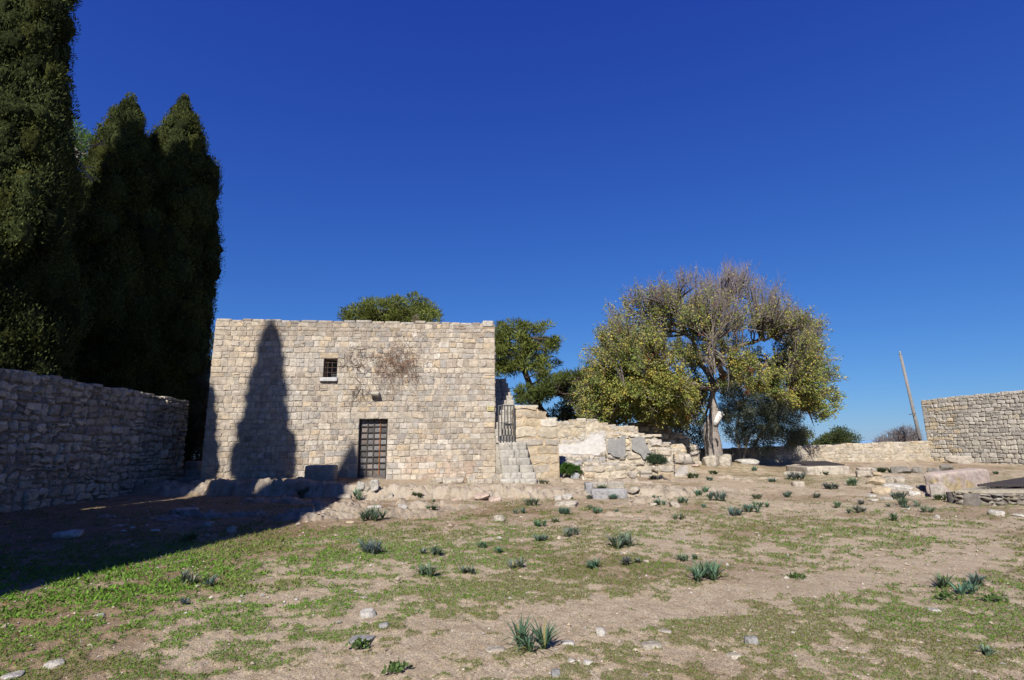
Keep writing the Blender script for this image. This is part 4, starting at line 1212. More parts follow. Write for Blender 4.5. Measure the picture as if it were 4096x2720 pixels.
def clump_poly(poly, Y, depth, n, rs, rp):
    xs = [p[0] for p in poly]; ys = [p[1] for p in poly]; C = []
    while len(C) < n:
        px, py = rs.uniform(min(xs), max(xs)), rs.uniform(min(ys), max(ys))
        if inpoly(px, py, poly): C.append(at(px, py, Y + rs.uniform(-1, 1) * depth))
    C = np.array(C); sz = rs.uniform(rp * .7, rp * 1.25, n)
    return C, np.stack([sz, sz, sz * .85], -1)
def shrub(name, label, cat, poly, Y, depth, n, rp, per, L, Wd, base, seed, stems=(), up=.2, stemcol=(.2, .17, .14), group=None, sr=.05, mixc=None):
    rs = np.random.RandomState(seed)
    C, Rd = clump_poly(poly, Y, depth, n, rs, rp)
    cx = C[:, 0].mean(); fz = float(H0(cx, Y))
    root = empty(name, (cx, Y, fz)); tag(root, label, cat, group)
    cols = np.array(base)[None] * rs.uniform(.6, 1.35, (n, 1))
    if mixc is not None:
        k = rs.rand(n) < .4; cols[k] = np.array(mixc) * rs.uniform(.7, 1.2, (k.sum(), 1))
    V, Q, Cc = leafy(C, Rd, per, L, Wd, cols, rs, up, .2, 0, .3, .7)
    keep(mk('foliage', V, Q, M_LEAF, None, Cc), root)
    mb = MB(); base_p = np.array([cx, Y, fz - .1])
    st = [np.array([at(a, b, Y + c) for a, b, c in q]) for q in stems]
    for q in st:
        q[0][2] = min(q[0][2], float(H0(q[0][0], q[0][1])) - .1) if q[0][2] < fz + .8 else q[0][2]
        mb.tube(q, np.linspace(sr, sr * .45, len(q)), 7, stemcol)
    N_ = np.concatenate(st) if st else base_p[None]
    for k in range(min(n, 50)):
        e = C[k]; s = N_[np.argmin(np.linalg.norm(N_ - e, axis=1))]
        m_ = (s + e) / 2 + rs.normal(size=3) * .08
        mb.tube([s, m_, e], [.018, .012, .006], 4, stemcol, False)
    keep(mb.build('stems', M_BARK, None, True), root)
    return root
shrub('olive_tree', 'dark grey green olive tree with pale forked stems under the yellowing tree', 'tree', [(2890, 1720), (2890, 1540), (2960, 1515), (3080, 1540), (3150, 1585), (3190, 1640), (3210, 1720), (3180, 1790), (3080, 1800), (2960, 1790)], 26.3, 1.4, 260, .40, 260, .085, .03, (.13, .15, .10), 401,
      [((2960, 1850, 0), (2955, 1790, 0), (2945, 1720, 0), (2960, 1640, 0)), ((2962, 1850, 0), (2985, 1780, -.2), (3005, 1730, -.3)), ((2985, 1780, -.2), (2978, 1740, -.2)), ((2975, 1850, .3), (3040, 1740, .3), (3090, 1680, .3))], .3, (.36, .32, .27), None, .085)
shrub('dense_shrub', 'yellow green shrub rising over the low wall right of the olive tree', 'shrub', [(3160, 1800), (3170, 1730), (3210, 1705), (3245, 1730), (3255, 1800)], 30.5, .7, 40, .34, 120, .10, .05, (.10, .11, .028), 402, [((3205, 1850, 0), (3205, 1760, 0))])
shrub('round_bush', 'rounded green bush beyond the low wall', 'shrub', [(3255, 1785), (3275, 1755), (3310, 1745), (3330, 1725), (3365, 1715), (3400, 1725), (3430, 1745), (3450, 1775), (3440, 1790), (3270, 1795)], 36.0, 1.0, 80, .36, 130, .11, .055, (.065, .085, .028), 403, [((3360, 1850, 0), (3360, 1760, 0))])
shrub('dense_shrub', 'added shade dark shrubs filling the gap between the shaded rubble wall and the twisted trunk', 'shrub', [(2560, 1800), (2560, 1640), (2640, 1600), (2800, 1600), (2835, 1650), (2830, 1800)], 27.0, .8, 110, .42, 130, .10, .05, (.06, .085, .03), 411, [((2700, 1850, 0), (2700, 1700, 0))])  # added filler, the look of shaded foliage is put into its leaf colour
def bare_bush():
    rs = np.random.RandomState(404)
    b = at(3610, 1800, 33.5); fz = float(H0(b[0], b[1]))
    mb = MB()
    poly = [(3480, 1775), (3520, 1745), (3570, 1725), (3610, 1705), (3660, 1715), (3690, 1740), (3690, 1775)]
    for k in range(330):
        while True:
            px, py = rs.uniform(3480, 3695), rs.uniform(1700, 1780)
            if inpoly(px, py, poly): break
        e = at(px, py, 33.5 + rs.uniform(-1, 1))
        s = np.array([b[0] * .5 + e[0] * .5, e[1], fz])
        m_ = (s + e) / 2 + rs.normal(size=3) * .12
        mb.tube([s, m_, e, e + unit(rs.normal(size=3) + np.array([0, 0, .5])) * .3], [.02, .014, .009, .005], 3, np.array((.15, .125, .115)) * rs.uniform(.7, 1.3), False)
        for _ in range(3):
            mb.tube([e, e + unit(rs.normal(size=3) + np.array([0, 0, .4])) * rs.uniform(.15, .4)], [.008, .005], 3, np.array((.16, .13, .125)) * rs.uniform(.7, 1.3), False)
    tag(mb.build('bare_bush', M_TWIG), 'bare grey twiggy bush beyond the low wall by the concrete pole', 'shrub')
bare_bush()
shrub('garden_shrub', 'tall shaded grey leaved shrub in the gap left of the chapel', 'shrub', [(725, 1870), (735, 1800), (745, 1620), (770, 1560), (800, 1500), (850, 1480), (850, 1870)], 22.6, .8, 150, .36, 130, .085, .034, (.11, .125, .08), 405, [((790, 1850, 0), (795, 1700, 0), (800, 1580, 0))], .2, (.2, .17, .14), None, .05, (.10, .065, .045))
shrub('garden_shrub', 'dark tree mass behind the courtyard wall end', 'shrub', [(690, 1800), (690, 1500), (760, 1480), (860, 1400), (870, 1800)], 26.0, 1.2, 110, .6, 110, .12, .055, (.04, .05, .025), 406, [((760, 1850, 0), (770, 1650, 0))])
shrub('ferula_plant', 'feathery blue green bush growing at the foot of the panelled ruin', 'plant', [(2590, 1850), (2592, 1835), (2605, 1822), (2630, 1818), (2655, 1830), (2668, 1850), (2660, 1856), (2630, 1845)], 18.1, .22, 60, .10, 150, .05, .010, (.050, .085, .042), 407, [((2628, 1872, 0), (2628, 1850, 0))], .5, (.10, .12, .06), None, .012)
shrub('leafy_plant', 'bright green leafy plant mat at the foot of the plastered wall', 'plant', [(2245, 1890), (2245, 1868), (2262, 1855), (2285, 1862), (2310, 1870), (2330, 1870), (2332, 1890), (2290, 1893)], 18.9, .25, 80, .09, 130, .05, .018, (.07, .15, .025), 408, [((2290, 1893, 0), (2290, 1880, 0))], .6, (.10, .12, .06), None, .01)
shrub('roof_weed', 'tuft of dry weeds on the chapel roof edge', 'plant', [(1650, 1292), (1652, 1275), (1662, 1262), (1672, 1278), (1674, 1292)], 19.2, .08, 14, .06, 40, .14, .006, (.26, .22, .13), 409, (), 1.2, (.26, .22, .13))
# ------------------------------------------------------------------ worked stones, cistern, pole
def block(name, label, cat, P0, P1, depth, z0, z1, seed, col=(.5, .45, .37), boxy=.95, rough=.05, mat=None, n=10, group=None):
    """a squared block: front bottom edge from P0 to P1 (x,y), going back by depth"""
    P0 = np.array(P0, float); P1 = np.array(P1, float)
    T = P1 - P0; L = np.linalg.norm(T); T = T / L; T3 = np.array([T[0], T[1], 0]); B3 = np.array([-T[1], T[0], 0])
    V, Q = rock((L, depth, z1 - z0), seed, boxy, rough, n)
    V = V @ np.array([T3, B3, (0, 0, 1)])
    c = np.array([(P0[0] + P1[0]) / 2, (P0[1] + P1[1]) / 2, (z0 + z1) / 2]) + B3 * depth / 2
    k = np.array(col)[None] * (1 + .3 * (fbm(V[:, 0] * 3 + seed, V[:, 1] * 3, V[:, 2] * 3, seed, 3)[:, None] - .5))
    o = mk(name, V, Q, mat or M_STONE, None, k, True)
    o.location = c
    return tag(o, label, cat, group)
def pblock(name, label, cat, xa, xb, yb, yt, seed, depth=.4, col=(.5, .45, .37), xoff=0, **kw):
    a = gp(xa, yb); b = gp(xb, yb)
    Y = (a[1] + b[1]) / 2
    A = at(xa, yb, Y); B = at(xb, yb, Y)
    zt = at((xa + xb) / 2, yt, Y)[2]
    return block(name, label, cat, A[:2], B[:2], depth, min(A[2], B[2]) - .06, zt, seed, col, **kw)
# upright block in front of the chapel's shaded side
A = at(1214, 1922, 17.25); B = at(1336, 1920, 17.35)
zt = at(1270, 1861, 17.3)[2]
block('stone_trough', 'large upright shaded stone trough against the chapel facade left of the door', 'trough', A[:2], B[:2], .55, float(H0(A[0], A[1])) - .1, zt, 71, (.37, .33, .28), .9, .05)
pblock('grey_block', 'long grey stone block in front of the knee high block wall', 'stone block', 2416, 2545, 1911, 1880, 72, .35, (.36, .34, .31))
def cornice():
    a = gp(2563, 1907); Y = a[1]
    A = at(2563, 1907, Y); B = at(2655, 1906, Y)
    zt = at(2610, 1884, Y)[2]; z0 = A[2] - .04; h = zt - z0
    pr = [(.0, 0), (.0, .5 * h), (-.03, .62 * h), (-.05, .78 * h), (-.05, .9 * h), (-.03, h), (.03, h), (.03, .97 * h), (.12, h * 1.02), (.5, h * 1.02), (.5, 0)]
    n = len(pr); L = B[0] - A[0]; V = []
    m = 14
    for i in range(m + 1):
        for d, z in pr:
            V.append((A[0] + L * i / m + (-.02 if 2 <= 0 else 0), Y + d, z0 + z))
    V = np.array(V); V += .008 * (fbm(V[:, 0] * 8, V[:, 1] * 8, V[:, 2] * 8, 3)[:, None] - .5)
    Fs = [[i * n + j, (i + 1) * n + j, (i + 1) * n + (j + 1) % n, i * n + (j + 1) % n] for i in range(m) for j in range(n)]
    Fs += [list(range(n))[::1], [m * n + j for j in range(n)][::-1]]
    tag(mk('cornice_block', V, Fs, M_SMOOTH, None, np.array((.40, .36, .31))), 'moulded beige cornice block lying below the feathery bush', 'stone block')
cornice()
def curved_block():
    a = gp(2680, 1906); Y = a[1]; A = at(2668, 1904, Y); B = at(2752, 1902, Y)
    z0 = A[2] - .05; zl = at(2670, 1868, Y)[2]; zr = at(2750, 1863, Y)[2]
    L = B[0] - A[0]; hl = zl - z0; prof_ = [(0, 0), (L, 0), (L, zr - z0), (L * .86, zr - z0)]
    for k in range(9):
        t = k / 8 * math.pi / 2
        prof_.append((L * .84 - (L * .38) * math.sin(t), (zr - z0) * .93 - (hl * .72) * (1 - math.cos(t)) ** .8 if False else z0 * 0 + (zr - z0) * .93 - hl * .66 * math.sin(t)))
    prof_ += [(L * .36, hl * .34), (L * .30, hl * .92), (L * .02, hl)]
    n = len(prof_)
    V = [(A[0] + x, Y, z0 + z) for x, z in prof_] + [(A[0] + x, Y + .38, z0 + z) for x, z in prof_]
    Fs = [list(range(n)), list(range(2 * n - 1, n - 1, -1))] + [[(i + 1) % n, i, n + i, n + (i + 1) % n] for i in range(n)]
    V = np.array(V); V += .012 * (fbm(V[:, 0] * 6, V[:, 1] * 6, V[:, 2] * 6, 2)[:, None] - .5)
    tag(mk('carved_block', V, Fs, M_SMOOTH, None, np.array((.47, .43, .38))), 'pale block carved with a hollow quarter curve right of the cornice block', 'stone block')
curved_block()
put_rock('boulder', 'rounded grey stone standing behind the carved curved block', 'rock', 2712, 1890, 40, 44, 73, 'pale', .6, .08)
pblock('small_cube_stone', 'small blue grey cube of stone before the green plant mat', 'stone block', 2284, 2317, 1914, 1892, 74, .24, (.34, .34, .36))
put_rock('loose_stone', 'pale rounded stone left of the small blue grey cube', 'rock', 2270, 1910, 34, 16, 75, 'pale')
put_rock('loose_stone', 'warm rounded stone right of the small blue grey cube', 'rock', 2336, 1914, 32, 26, 76, 'warm')
# broken trough set in the ledge
pblock('marble_slab', 'front grey marble slab of the broken trough set in the ledge', 'stone block', 2368, 2512, 1996, 1957, 77, .28, (.34, .33, .33), rough=.06)
pblock('broken_block', 'tilted grey broken end of the trough set in the ledge', 'stone block', 2345, 2373, 1976, 1932, 78, .45, (.32, .31, .31), boxy=.85, rough=.1)
a = gp(2440, 1962); Y = a[1] + .45
for i, (xa, xb, yt, lb) in enumerate(((2362, 2433, 1929, 'left half of the beige slab behind the broken trough'), (2434, 2498, 1927, 'right half of the beige slab behind the broken trough'))):
    A = at(xa, 1955, Y); B = at(xb, 1955, Y)
    block('beige_slab', lb, 'stone block', A[:2], B[:2], .2, float(Hf(A[0], Y)) - .25, at(xa, yt, Y)[2], 79 + i, (.40, .36, .30), .95, .04)
# square cistern by the low wall
def cistern():
    a = gp(3330, 1898); Y = a[1]
    A = at(3262, 1890, Y); B = at(3382, 1896, Y); z0 = float(H0(a[0], Y)) - .1; zt = at(3320, 1864, Y)[2]
    root = empty('old_cistern', ((A[0] + B[0]) / 2, Y, z0)); tag(root, 'low pale stone cistern head covered by dark slats near the low wall', 'well')
    mb = MB(); L = B[0] - A[0]
    V, Q = rock((L, .3, zt - z0), 91, .93, .06, 8); mb.add(V + np.array([(A[0] + B[0]) / 2, Y + .15, (z0 + zt) / 2]), Q, (.5, .44, .35))
    for x in (A[0] - .12, B[0] + .1):
        V, Q = rock((.3, 1.7, zt - z0 - .02), 92, .93, .06, 8); mb.add(V + np.array([x, Y + .9, (z0 + zt) / 2 - .01]), Q, (.48, .42, .34))
    keep(mb.build('stone_rim', M_STONE, None, True), root)
    for k in range(8):
        m2 = MB(); m2.box(((A[0] + B[0]) / 2 + (.0), Y + .25 + k * .17, zt + .03 + k * .012), (L + .28, .11, .04), None, (1, 1, 1)); keep(m2.build('slat', M_GRATE), root)
cistern()
put_rock('boulder', 'pale lichen spotted boulder left of the slatted cistern', 'rock', 3205, 1884, 78, 32, 93, 'pale', .5, .14)
# grated cistern at the right edge
def big_cistern():
    P = [gp(3830, 2020), None, None, None]
    x0, y0 = P[0][0], P[0][1]
    d = ray(3829, 1961); zt = 1.65 + d[2] * (y0 / d[1])
    q = [np.array([x0, y0]), np.array([x0 + 5.2, y0 - .75]), np.array([x0 + 10.8, y0 + 3.0]), np.array([x0 + 5.6, y0 + 3.75])]
    root = empty('grated_cistern', (float((q[0][0] + q[2][0]) / 2), float((q[0][1] + q[2][1]) / 2), 0)); tag(root, 'big raised cistern of dark lichened rubble under an iron bar grate', 'well')
    mb = MB(); rs = np.random.RandomState(95)
    for i in range(4):
        A = np.array([*q[i], 0]); B = np.array([*q[(i + 1) % 4], 0]); L = float(np.linalg.norm(B - A)); T = (B - A) / L; Nn = np.array([T[1], -T[0], 0])
        zb = lambda s: float(H0(A[0] + s * T[0], A[1] + s * T[1])) - .2
        wall_core(mb, A, T, Nn, L, zb, lambda s: zt - .07, .35, (.16, .14, .12))
        def ct(s, z, k, r):
            u = r.rand()
            return np.array((.34, .24, .09)) * r.uniform(.6, 1.1) if u < .16 else k * .62
        stones(mb, A, T, Nn, L, zb, lambda s: zt - .07, rs, (.07, .15), (.1, .3), .006, (.02, .11), .35, .02, PAL_GREY, (), .25, (), .6, ct, .03)
    keep(mb.build('rubble_wall', M_ROUGH, None, True), root)
    mb = MB()
    u = (q[1] - q[0]) / np.linalg.norm(q[1] - q[0]); v = (q[3] - q[0]) / np.linalg.norm(q[3] - q[0])
    n_ = 40; a = .02
    def inq(s, t): return q[0] + (q[1] - q[0]) * s + (q[3] - q[0]) * t
    V = []; 
    for (s, t) in ((0, 0), (1, 0), (1, 1), (0, 1)):
        p = inq(s, t); V += [(p[0], p[1], zt - .065), (p[0], p[1], zt)]
    for (s, t) in ((.07, .09), (.97, .09), (.97, .93), (.07, .93)):
        p = inq(s, t); V += [(p[0], p[1], zt - .065), (p[0], p[1], zt)]
    Fs = []
    for i in range(4):
        j = (i + 1) % 4
        Fs += [(2 * i, 2 * j, 2 * j + 1, 2 * i + 1), (2 * i + 1, 2 * j + 1, 8 + 2 * j + 1, 8 + 2 * i + 1), (8 + 2 * j, 8 + 2 * i, 8 + 2 * i + 1, 8 + 2 * j + 1)]
    mb.add(V, np.array(Fs), (.40, .35, .26))
    keep(mb.build('rim_slab', M_STONE), root)
    gr = None
    for k in range(26):
        t = .10 + .86 * k / 25
        m2 = MB(); p0 = inq(.055, t); p1 = inq(.985, t)
        e = (p1 - p0) / np.linalg.norm(p1 - p0)
        m2.box(((p0[0] + p1[0]) / 2, (p0[1] + p1[1]) / 2, zt + .075), (np.linalg.norm(p1 - p0), .05, .05), np.array([(e[0], e[1], 0), (-e[1], e[0], 0), (0, 0, 1)]), (1, 1, 1))
        keep(m2.build('grate_bar', M_GRATE), root)
    for s in (.12, .5, .9):
        m2 = MB(); p0 = inq(s, .085); p1 = inq(s, .975); e = (p1 - p0) / np.linalg.norm(p1 - p0)
        m2.box(((p0[0] + p1[0]) / 2, (p0[1] + p1[1]) / 2, zt + .028), (np.linalg.norm(p1 - p0), .05, .045), np.array([(e[0], e[1], 0), (-e[1], e[0], 0), (0, 0, 1)]), (1, 1, 1))
        keep(m2.build('grate_beam', M_GRATE), root)
    return q, zt
CQ, CZ = big_cistern()
def pink_slab():
    A = at(3772, 1990, 14.3); B = at(3970, 1950, 15.4)
    zt = at(3785, 1893, 14.3)[2]; zt2 = at(3970, 1872, 15.4)[2]
    root = empty('fallen_slab', tuple((A + B) / 2)); tag(root, 'big pinkish fallen stone slab leaning behind the grated cistern', 'stone slab')
    T = (B - A)[:2]; L = np.linalg.norm(T); T = T / L; T3 = np.array([T[0], T[1], 0]); B3 = np.array([-T[1], T[0], 0])
    z0 = float(H0(A[0], A[1])) - .1
    V, Q = rock((L, .42, 1.0), 96, .93, .05, 12)
    s = V[:, 0] / L + .5
    V[:, 2] = (V[:, 2] + .5) * ((zt + (zt2 - zt) * s) - z0)
    V = V @ np.array([T3, B3, (0, 0, 1)]) + np.array([(A[0] + B[0]) / 2, (A[1] + B[1]) / 2, z0]) + B3 * .2
    n = fbm(V[:, 0] * 2, V[:, 1] * 2, V[:, 2] * 2, 5, 3)[:, None]
    col = np.array((.50, .40, .34)) * (1 + .3 * (n - .5)); col = np.where(n > .6, np.array((.46, .36, .2)), col)
    keep(mk('slab', V, Q, M_STONE, None, col, True), root)
    A2 = at(3724, 1994, 14.0); B2 = A2 + np.array([.24, -.18, 0])
    zt = at(3740, 1938, 14.1)[2]
    T = (B2 - A2)[:2]; L = np.linalg.norm(T); T = T / L
    V, Q = rock((L, .4, zt - z0), 97, .85, .06, 9)
    V = V @ np.array([(T[0], T[1], 0), (-T[1], T[0], 0), (0, 0, 1)]) + np.array([(A2[0] + B2[0]) / 2 + .12, (A2[1] + B2[1]) / 2 + .16, (z0 + zt) / 2])
    keep(mk('broken_foot', V, Q, M_ROUGH, None, np.array((.44, .39, .34)), True), root)
pink_slab()
put_rock('boulder', 'long beige stone lying at the foot of the tall right wall', 'rock', 3835, 1853, 100, 30, 98, 'pale', .75, .09, .4)
def pole():
    Y = 31.0
    t = at(3602, 1420, Y); b = at(3690, 1800, Y)
    b2 = b + (b - t) * .12
    ax = unit(t - b2)
    root = empty('concrete_pole', tuple(b2)); tag(root, 'leaning tapered concrete pole standing behind the tall right wall', 'pole')
    mb = MB(); mb.tube([b2, b2 * .6 + t * .4, t], [.10, .09, .072], 16, (.24, .225, .21)); keep(mb.build('shaft', M_SMOOTH, None, True), root)
    mb = MB(); mb.tube([t, t + ax * .06, t + ax * .14, t + ax * .2, t + ax * .24], [.062, .062, .04, .055, .02], 12, (.30, .29, .27)); keep(mb.build('pole_cap', M_SMOOTH, None, True), root)
    mb = MB(); c = at(3655, 1656, Y - .2); mb.tube([c + np.array([-.28, 0, -.02]), c + np.array([.12, 0, .02])], .025, 6, (.2, .17, .14)); keep(mb.build('bracket', M_RUST, None), root)
pole()
# ------------------------------------------------------------------ row of stones along the chapel foot, boulders, loose stones
def rocks(lst, cat='rock'):
    for i, r in enumerate(lst):
        name, label, px, py, w, h, kind, boxy = r[:8]
        kw = r[8] if len(r) > 8 else {}
        put_rock(name, label, cat, px, py, w, h, 1000 + int(px) % 997 + i, kind, boxy, **kw)
G = {'group': 'row of rough stones along the chapel foot'}
for i, (px, w, h) in enumerate(((1748, 50, 27), (1790, 38, 29), (1834, 56, 30), (1887, 38, 32), (1919, 40, 23), (1953, 36, 24), (1984, 36, 33), (2019, 44, 38))):
    lb = ['leftmost low stone of the row along the chapel foot', 'squarish grey stone second in the row along the chapel foot', 'broadest stone of the row along the chapel foot', 'upright stone next to the broadest one in the chapel foot row', 'lowest narrow stone of the row along the chapel foot', 'small stone left of the round one in the chapel foot row', 'tall round white stone near the chapel corner', 'last and biggest stone of the row, beside the bottom stair'][i]
    V = put_rock('rough_stone', lb, 'rock', px, 1934 - (i > 5) * 4, w, h, 500 + i, 'pale', .62, .08, .8, 0, G['group'])
rocks([
    ('rough_stone', 'left one of three upright pale stones on the ledge below the door', 1442, 1978, 32, 38, 'white', .5),
    ('rough_stone', 'middle one of three upright pale stones on the ledge below the door', 1471, 1974, 30, 34, 'pale', .5),
    ('rough_stone', 'right and largest one of three upright stones on the ledge', 1497, 1980, 36, 43, 'white', .55),
    ('rough_stone', 'rounded pale stone at the left end of the ledge stones', 1376, 2004, 62, 28, 'pale', .45),
    ('rough_stone', 'small stone under the right upright ledge stone', 1503, 2002, 26, 19, 'pale', .5),
    ('rough_stone', 'small pale stone between two small ledge stones', 1533, 1999, 22, 19, 'pale', .5),
    ('rough_stone', 'small cubic stone right of the ledge stones', 1559, 1999, 25, 23, 'pale', .65),
    ('flat_stone', 'white flat stone behind the big leafy clump below the ledge', 1497, 2036, 62, 24, 'white', .5),
    ('loose_stone', 'cubic white stone alone on the brown slope', 1610, 2040, 38, 24, 'white', .6),
    ('flat_stone', 'flat pale stone right of the cubic white one', 1658, 2030, 54, 17, 'pale', .6),
    ('flat_stone', 'pinkish flat slab under the ledge', 1831, 2000, 50, 12, 'pink', .7),
    ('flat_stone', 'broad pink slab under the ledge', 1928, 2003, 62, 23, 'pink', .7),
    ('flat_stone', 'narrow pink slab right end under the ledge', 1980, 2008, 50, 18, 'pink', .7),
    ('loose_stone', 'round pale stone alone on the grass edge in mid courtyard', 1997, 2088, 46, 28, 'pale', .4),
    ('loose_stone', 'small yellowish flat stone at the edge of the bright grass', 1401, 2098, 36, 15, 'warm', .4),
    ('loose_stone', 'small white stone left of the trough slab', 2230, 2001, 32, 22, 'white', .6),
    ('loose_stone', 'squared white stone left of the trough slab', 2270, 1998, 42, 23, 'white', .7),
    ('flat_stone', 'long pale stone in front of the two white ones near the trough', 2263, 2026, 98, 28, 'pale', .6),
    ('loose_stone', 'rough pale stone at the right end of the trough', 2536, 1986, 48, 26, 'pale', .45),
    ('loose_stone', 'lone squarish pale stone in the middle distance', 2700, 2030, 52, 26, 'pale', .6),
    ('flat_stone', 'small flat pale stone near the lone squarish one', 2612, 2023, 32, 14, 'pale', .5),
    ('flat_stone', 'thin pale stone lying before the mossy strip', 2946, 1922, 26, 9, 'pale', .5),
    ('loose_stone', 'grey squarish stone on the bank before the cistern', 3193, 1946, 50, 24, 'pale', .6),
    ('loose_stone', 'low stone behind a small plant on the bank', 3088, 1921, 42, 15, 'pale', .5),
    ('boulder', 'left large boulder before the yellowing tree', 2840, 1865, 70, 46, 'pale', .6),
    ('boulder', 'right large boulder before the yellowing tree', 2898, 1864, 60, 44, 'pale', .65),
    ('boulder', 'broad boulder behind the two before the yellowing tree', 2846, 1838, 70, 34, 'pale', .5),
    ('boulder', 'long flat pale boulder right of the tree foot', 2988, 1858, 96, 24, 'white', .45),
    ('loose_stone', 'low stone left of the large tree boulders', 2790, 1856, 40, 14, 'pale', .5),
    ('loose_stone', 'small pinkish stone below the tree boulders', 2778, 1865, 40, 9, 'pink', .5),
    ('flat_stone', 'flat slabby rock below the lichen spotted boulder', 3180, 1902, 86, 18, 'pale', .6),
    ('loose_stone', 'small flat stone under the slatted cistern', 3276, 1893, 36, 14, 'pale', .5),
    ('boulder', 'pale block shaped boulder upper left of the right rock pile', 3460, 1909, 66, 30, 'pale', .65),
    ('boulder', 'largest rounded boulder of the right rock pile', 3507, 1941, 74, 36, 'warm', .5),
    ('boulder', 'orange tinted stone on top of the right rock pile', 3508, 1906, 34, 17, 'warm', .5),
    ('boulder', 'pale boulder right of the largest rounded one', 3558, 1934, 40, 30, 'pale', .5),
    ('boulder', 'pale peaked boulder at the right of the pile', 3592, 1934, 54, 32, 'pale', .45),
    ('flat_stone', 'wide white lichened slab below the rock pile', 3600, 1966, 120, 30, 'white', .6),
    ('boulder', 'rounded beige stone left of the wide lichened slab', 3528, 1978, 74, 32, 'warm', .5),
    ('boulder', 'dark angular stone left of the pink slab', 3688, 1970, 44, 24, 'dark', .5),
    ('boulder', 'pale domed stone below the dark angular one', 3658, 1988, 48, 20, 'white', .45),
    ('flat_stone', 'low white stone right below the rock pile', 3486, 1992, 42, 14, 'white', .45),
    ('flat_stone', 'flat white stone in the grass under the rock pile', 3545, 2001, 52, 12, 'white', .5),
    ('flat_stone', 'whitish flat stone left of the flat white one', 3492, 2004, 36, 10, 'white', .5),
    ('boulder', 'long weathered grey ledge rock above the rock pile', 3605, 1894, 80, 30, 'dark', .5),
    ('boulder', 'small weathered rock right of the long ledge rock', 3670, 1890, 44, 24, 'dark', .5),
    ('boulder', 'rounded weathered rock above the pink slab', 3735, 1893, 54, 28, 'dark', .5),
    ('boulder', 'broken weathered rock touching the top of the pink slab', 3790, 1885, 56, 26, 'dark', .5),
    ('flat_stone', 'low flat rock above the block shaped boulder', 3460, 1877, 66, 11, 'pale', .6),
    ('flat_stone', 'white little rock beside the grass tuft on the upper bank', 3500, 1880, 28, 11, 'white', .5),
    ('loose_stone', 'white upright stone on the grass below the grated cistern', 3750, 2078, 22, 17, 'white', .55),
    ('loose_stone', 'white rounded stone at the foot of the grated cistern', 3989, 2063, 68, 25, 'white', .45),
    ('flat_stone', 'white flat stone at the picture edge under the grated cistern', 4075, 2069, 44, 12, 'white', .5),
    ('flat_stone', 'small flat white stone on the lit grass at lower left', 388, 2473, 56, 15, 'white', .5),
    ('flat_stone', 'pointed white stone near the lower left corner', 214, 2676, 82, 36, 'white', .5),
    ('flat_stone', 'white flat rock cut by the lower left corner', 52, 2716, 88, 22, 'white', .5),
    ('boulder', 'large pale rock lying in the tower shadow', 270, 2156, 112, 34, 'white', .5),
    ('flat_stone', 'flat pale rock in the shadow near the shaded wall', 474, 2108, 62, 10, 'pale', .5),
    ('flat_stone', 'long pale rock in the middle of the shadow', 620, 2126, 42, 11, 'white', .5),
    ('flat_stone', 'small pale rock in the shadow between two larger ones', 528, 2116, 22, 8, 'white', .5),
    ('boulder', 'pale rock in the shadow below the ledge', 740, 2056, 110, 24, 'pale', .5),
    ('boulder', 'jagged pale rock in the shadow right of the long one', 830, 2110, 60, 26, 'pale', .5),
    ('loose_stone', 'rounded stone near the shadow edge below the ledge', 925, 2128, 40, 26, 'pale', .5),
    ('loose_stone', 'angular white stone among grass left of the sandy path', 1475, 2466, 76, 42, 'white', .45),
    ('loose_stone', 'small grey stone below the angular white one', 1536, 2517, 42, 26, 'grey', .5),
    ('flat_stone', 'flat grey lichened stone beside the small leafy weed', 1452, 2574, 114, 32, 'grey', .5),
    ('flat_stone', 'thin pale stone above the angular white one', 1452, 2398, 38, 14, 'pale', .5),
    ('flat_stone', 'flat grey stone left of the big foreground clump', 1982, 2613, 78, 25, 'pale', .5),
    ('loose_stone', 'pale stone right of the big foreground clump', 2272, 2592, 56, 26, 'white', .45),
    ('loose_stone', 'domed pale stone above right of the foreground clump', 2399, 2551, 46, 35, 'white', .5),
    ('flat_stone', 'broad flat rock at the lower middle right', 2605, 2604, 82, 32, 'pale', .5),
    ('flat_stone', 'thin pale rock above the broad flat one', 2656, 2541, 62, 14, 'pale', .5),
    ('loose_stone', 'small white stone low down right of the foreground clump', 2355, 2672, 42, 24, 'white', .45),
    ('loose_stone', 'tiny white stone below the foreground clump', 2285, 2668, 30, 15, 'white', .5),
    ('loose_stone', 'blue grey stone at the bottom edge under the foreground clump', 2224, 2714, 38, 30, 'grey', .5),
    ('loose_stone', 'dark topped stone in the right foreground grass', 3007, 2586, 56, 35, 'grey', .5),
    ('flat_stone', 'pale stone half buried in the right foreground grass', 2938, 2640, 62, 26, 'pale', .45),
    ('flat_stone', 'thin white stone in the grass at the right', 3738, 2447, 62, 13, 'white', .5),
    ('flat_stone', 'yellowish flat stone beside the spiky clump at the right', 3962, 2390, 48, 14, 'warm', .5),
    ('loose_stone', 'yellowish small stone left of the last spiky plant', 3912, 2626, 34, 10, 'warm', .5),
    ('flat_stone', 'flat white stone in the grass before the second big clump', 2490, 2218, 40, 9, 'white', .5),
    ('loose_stone', 'small grey stone right of the twin spiky plants', 2585, 2258, 26, 12, 'pale', .5),
])
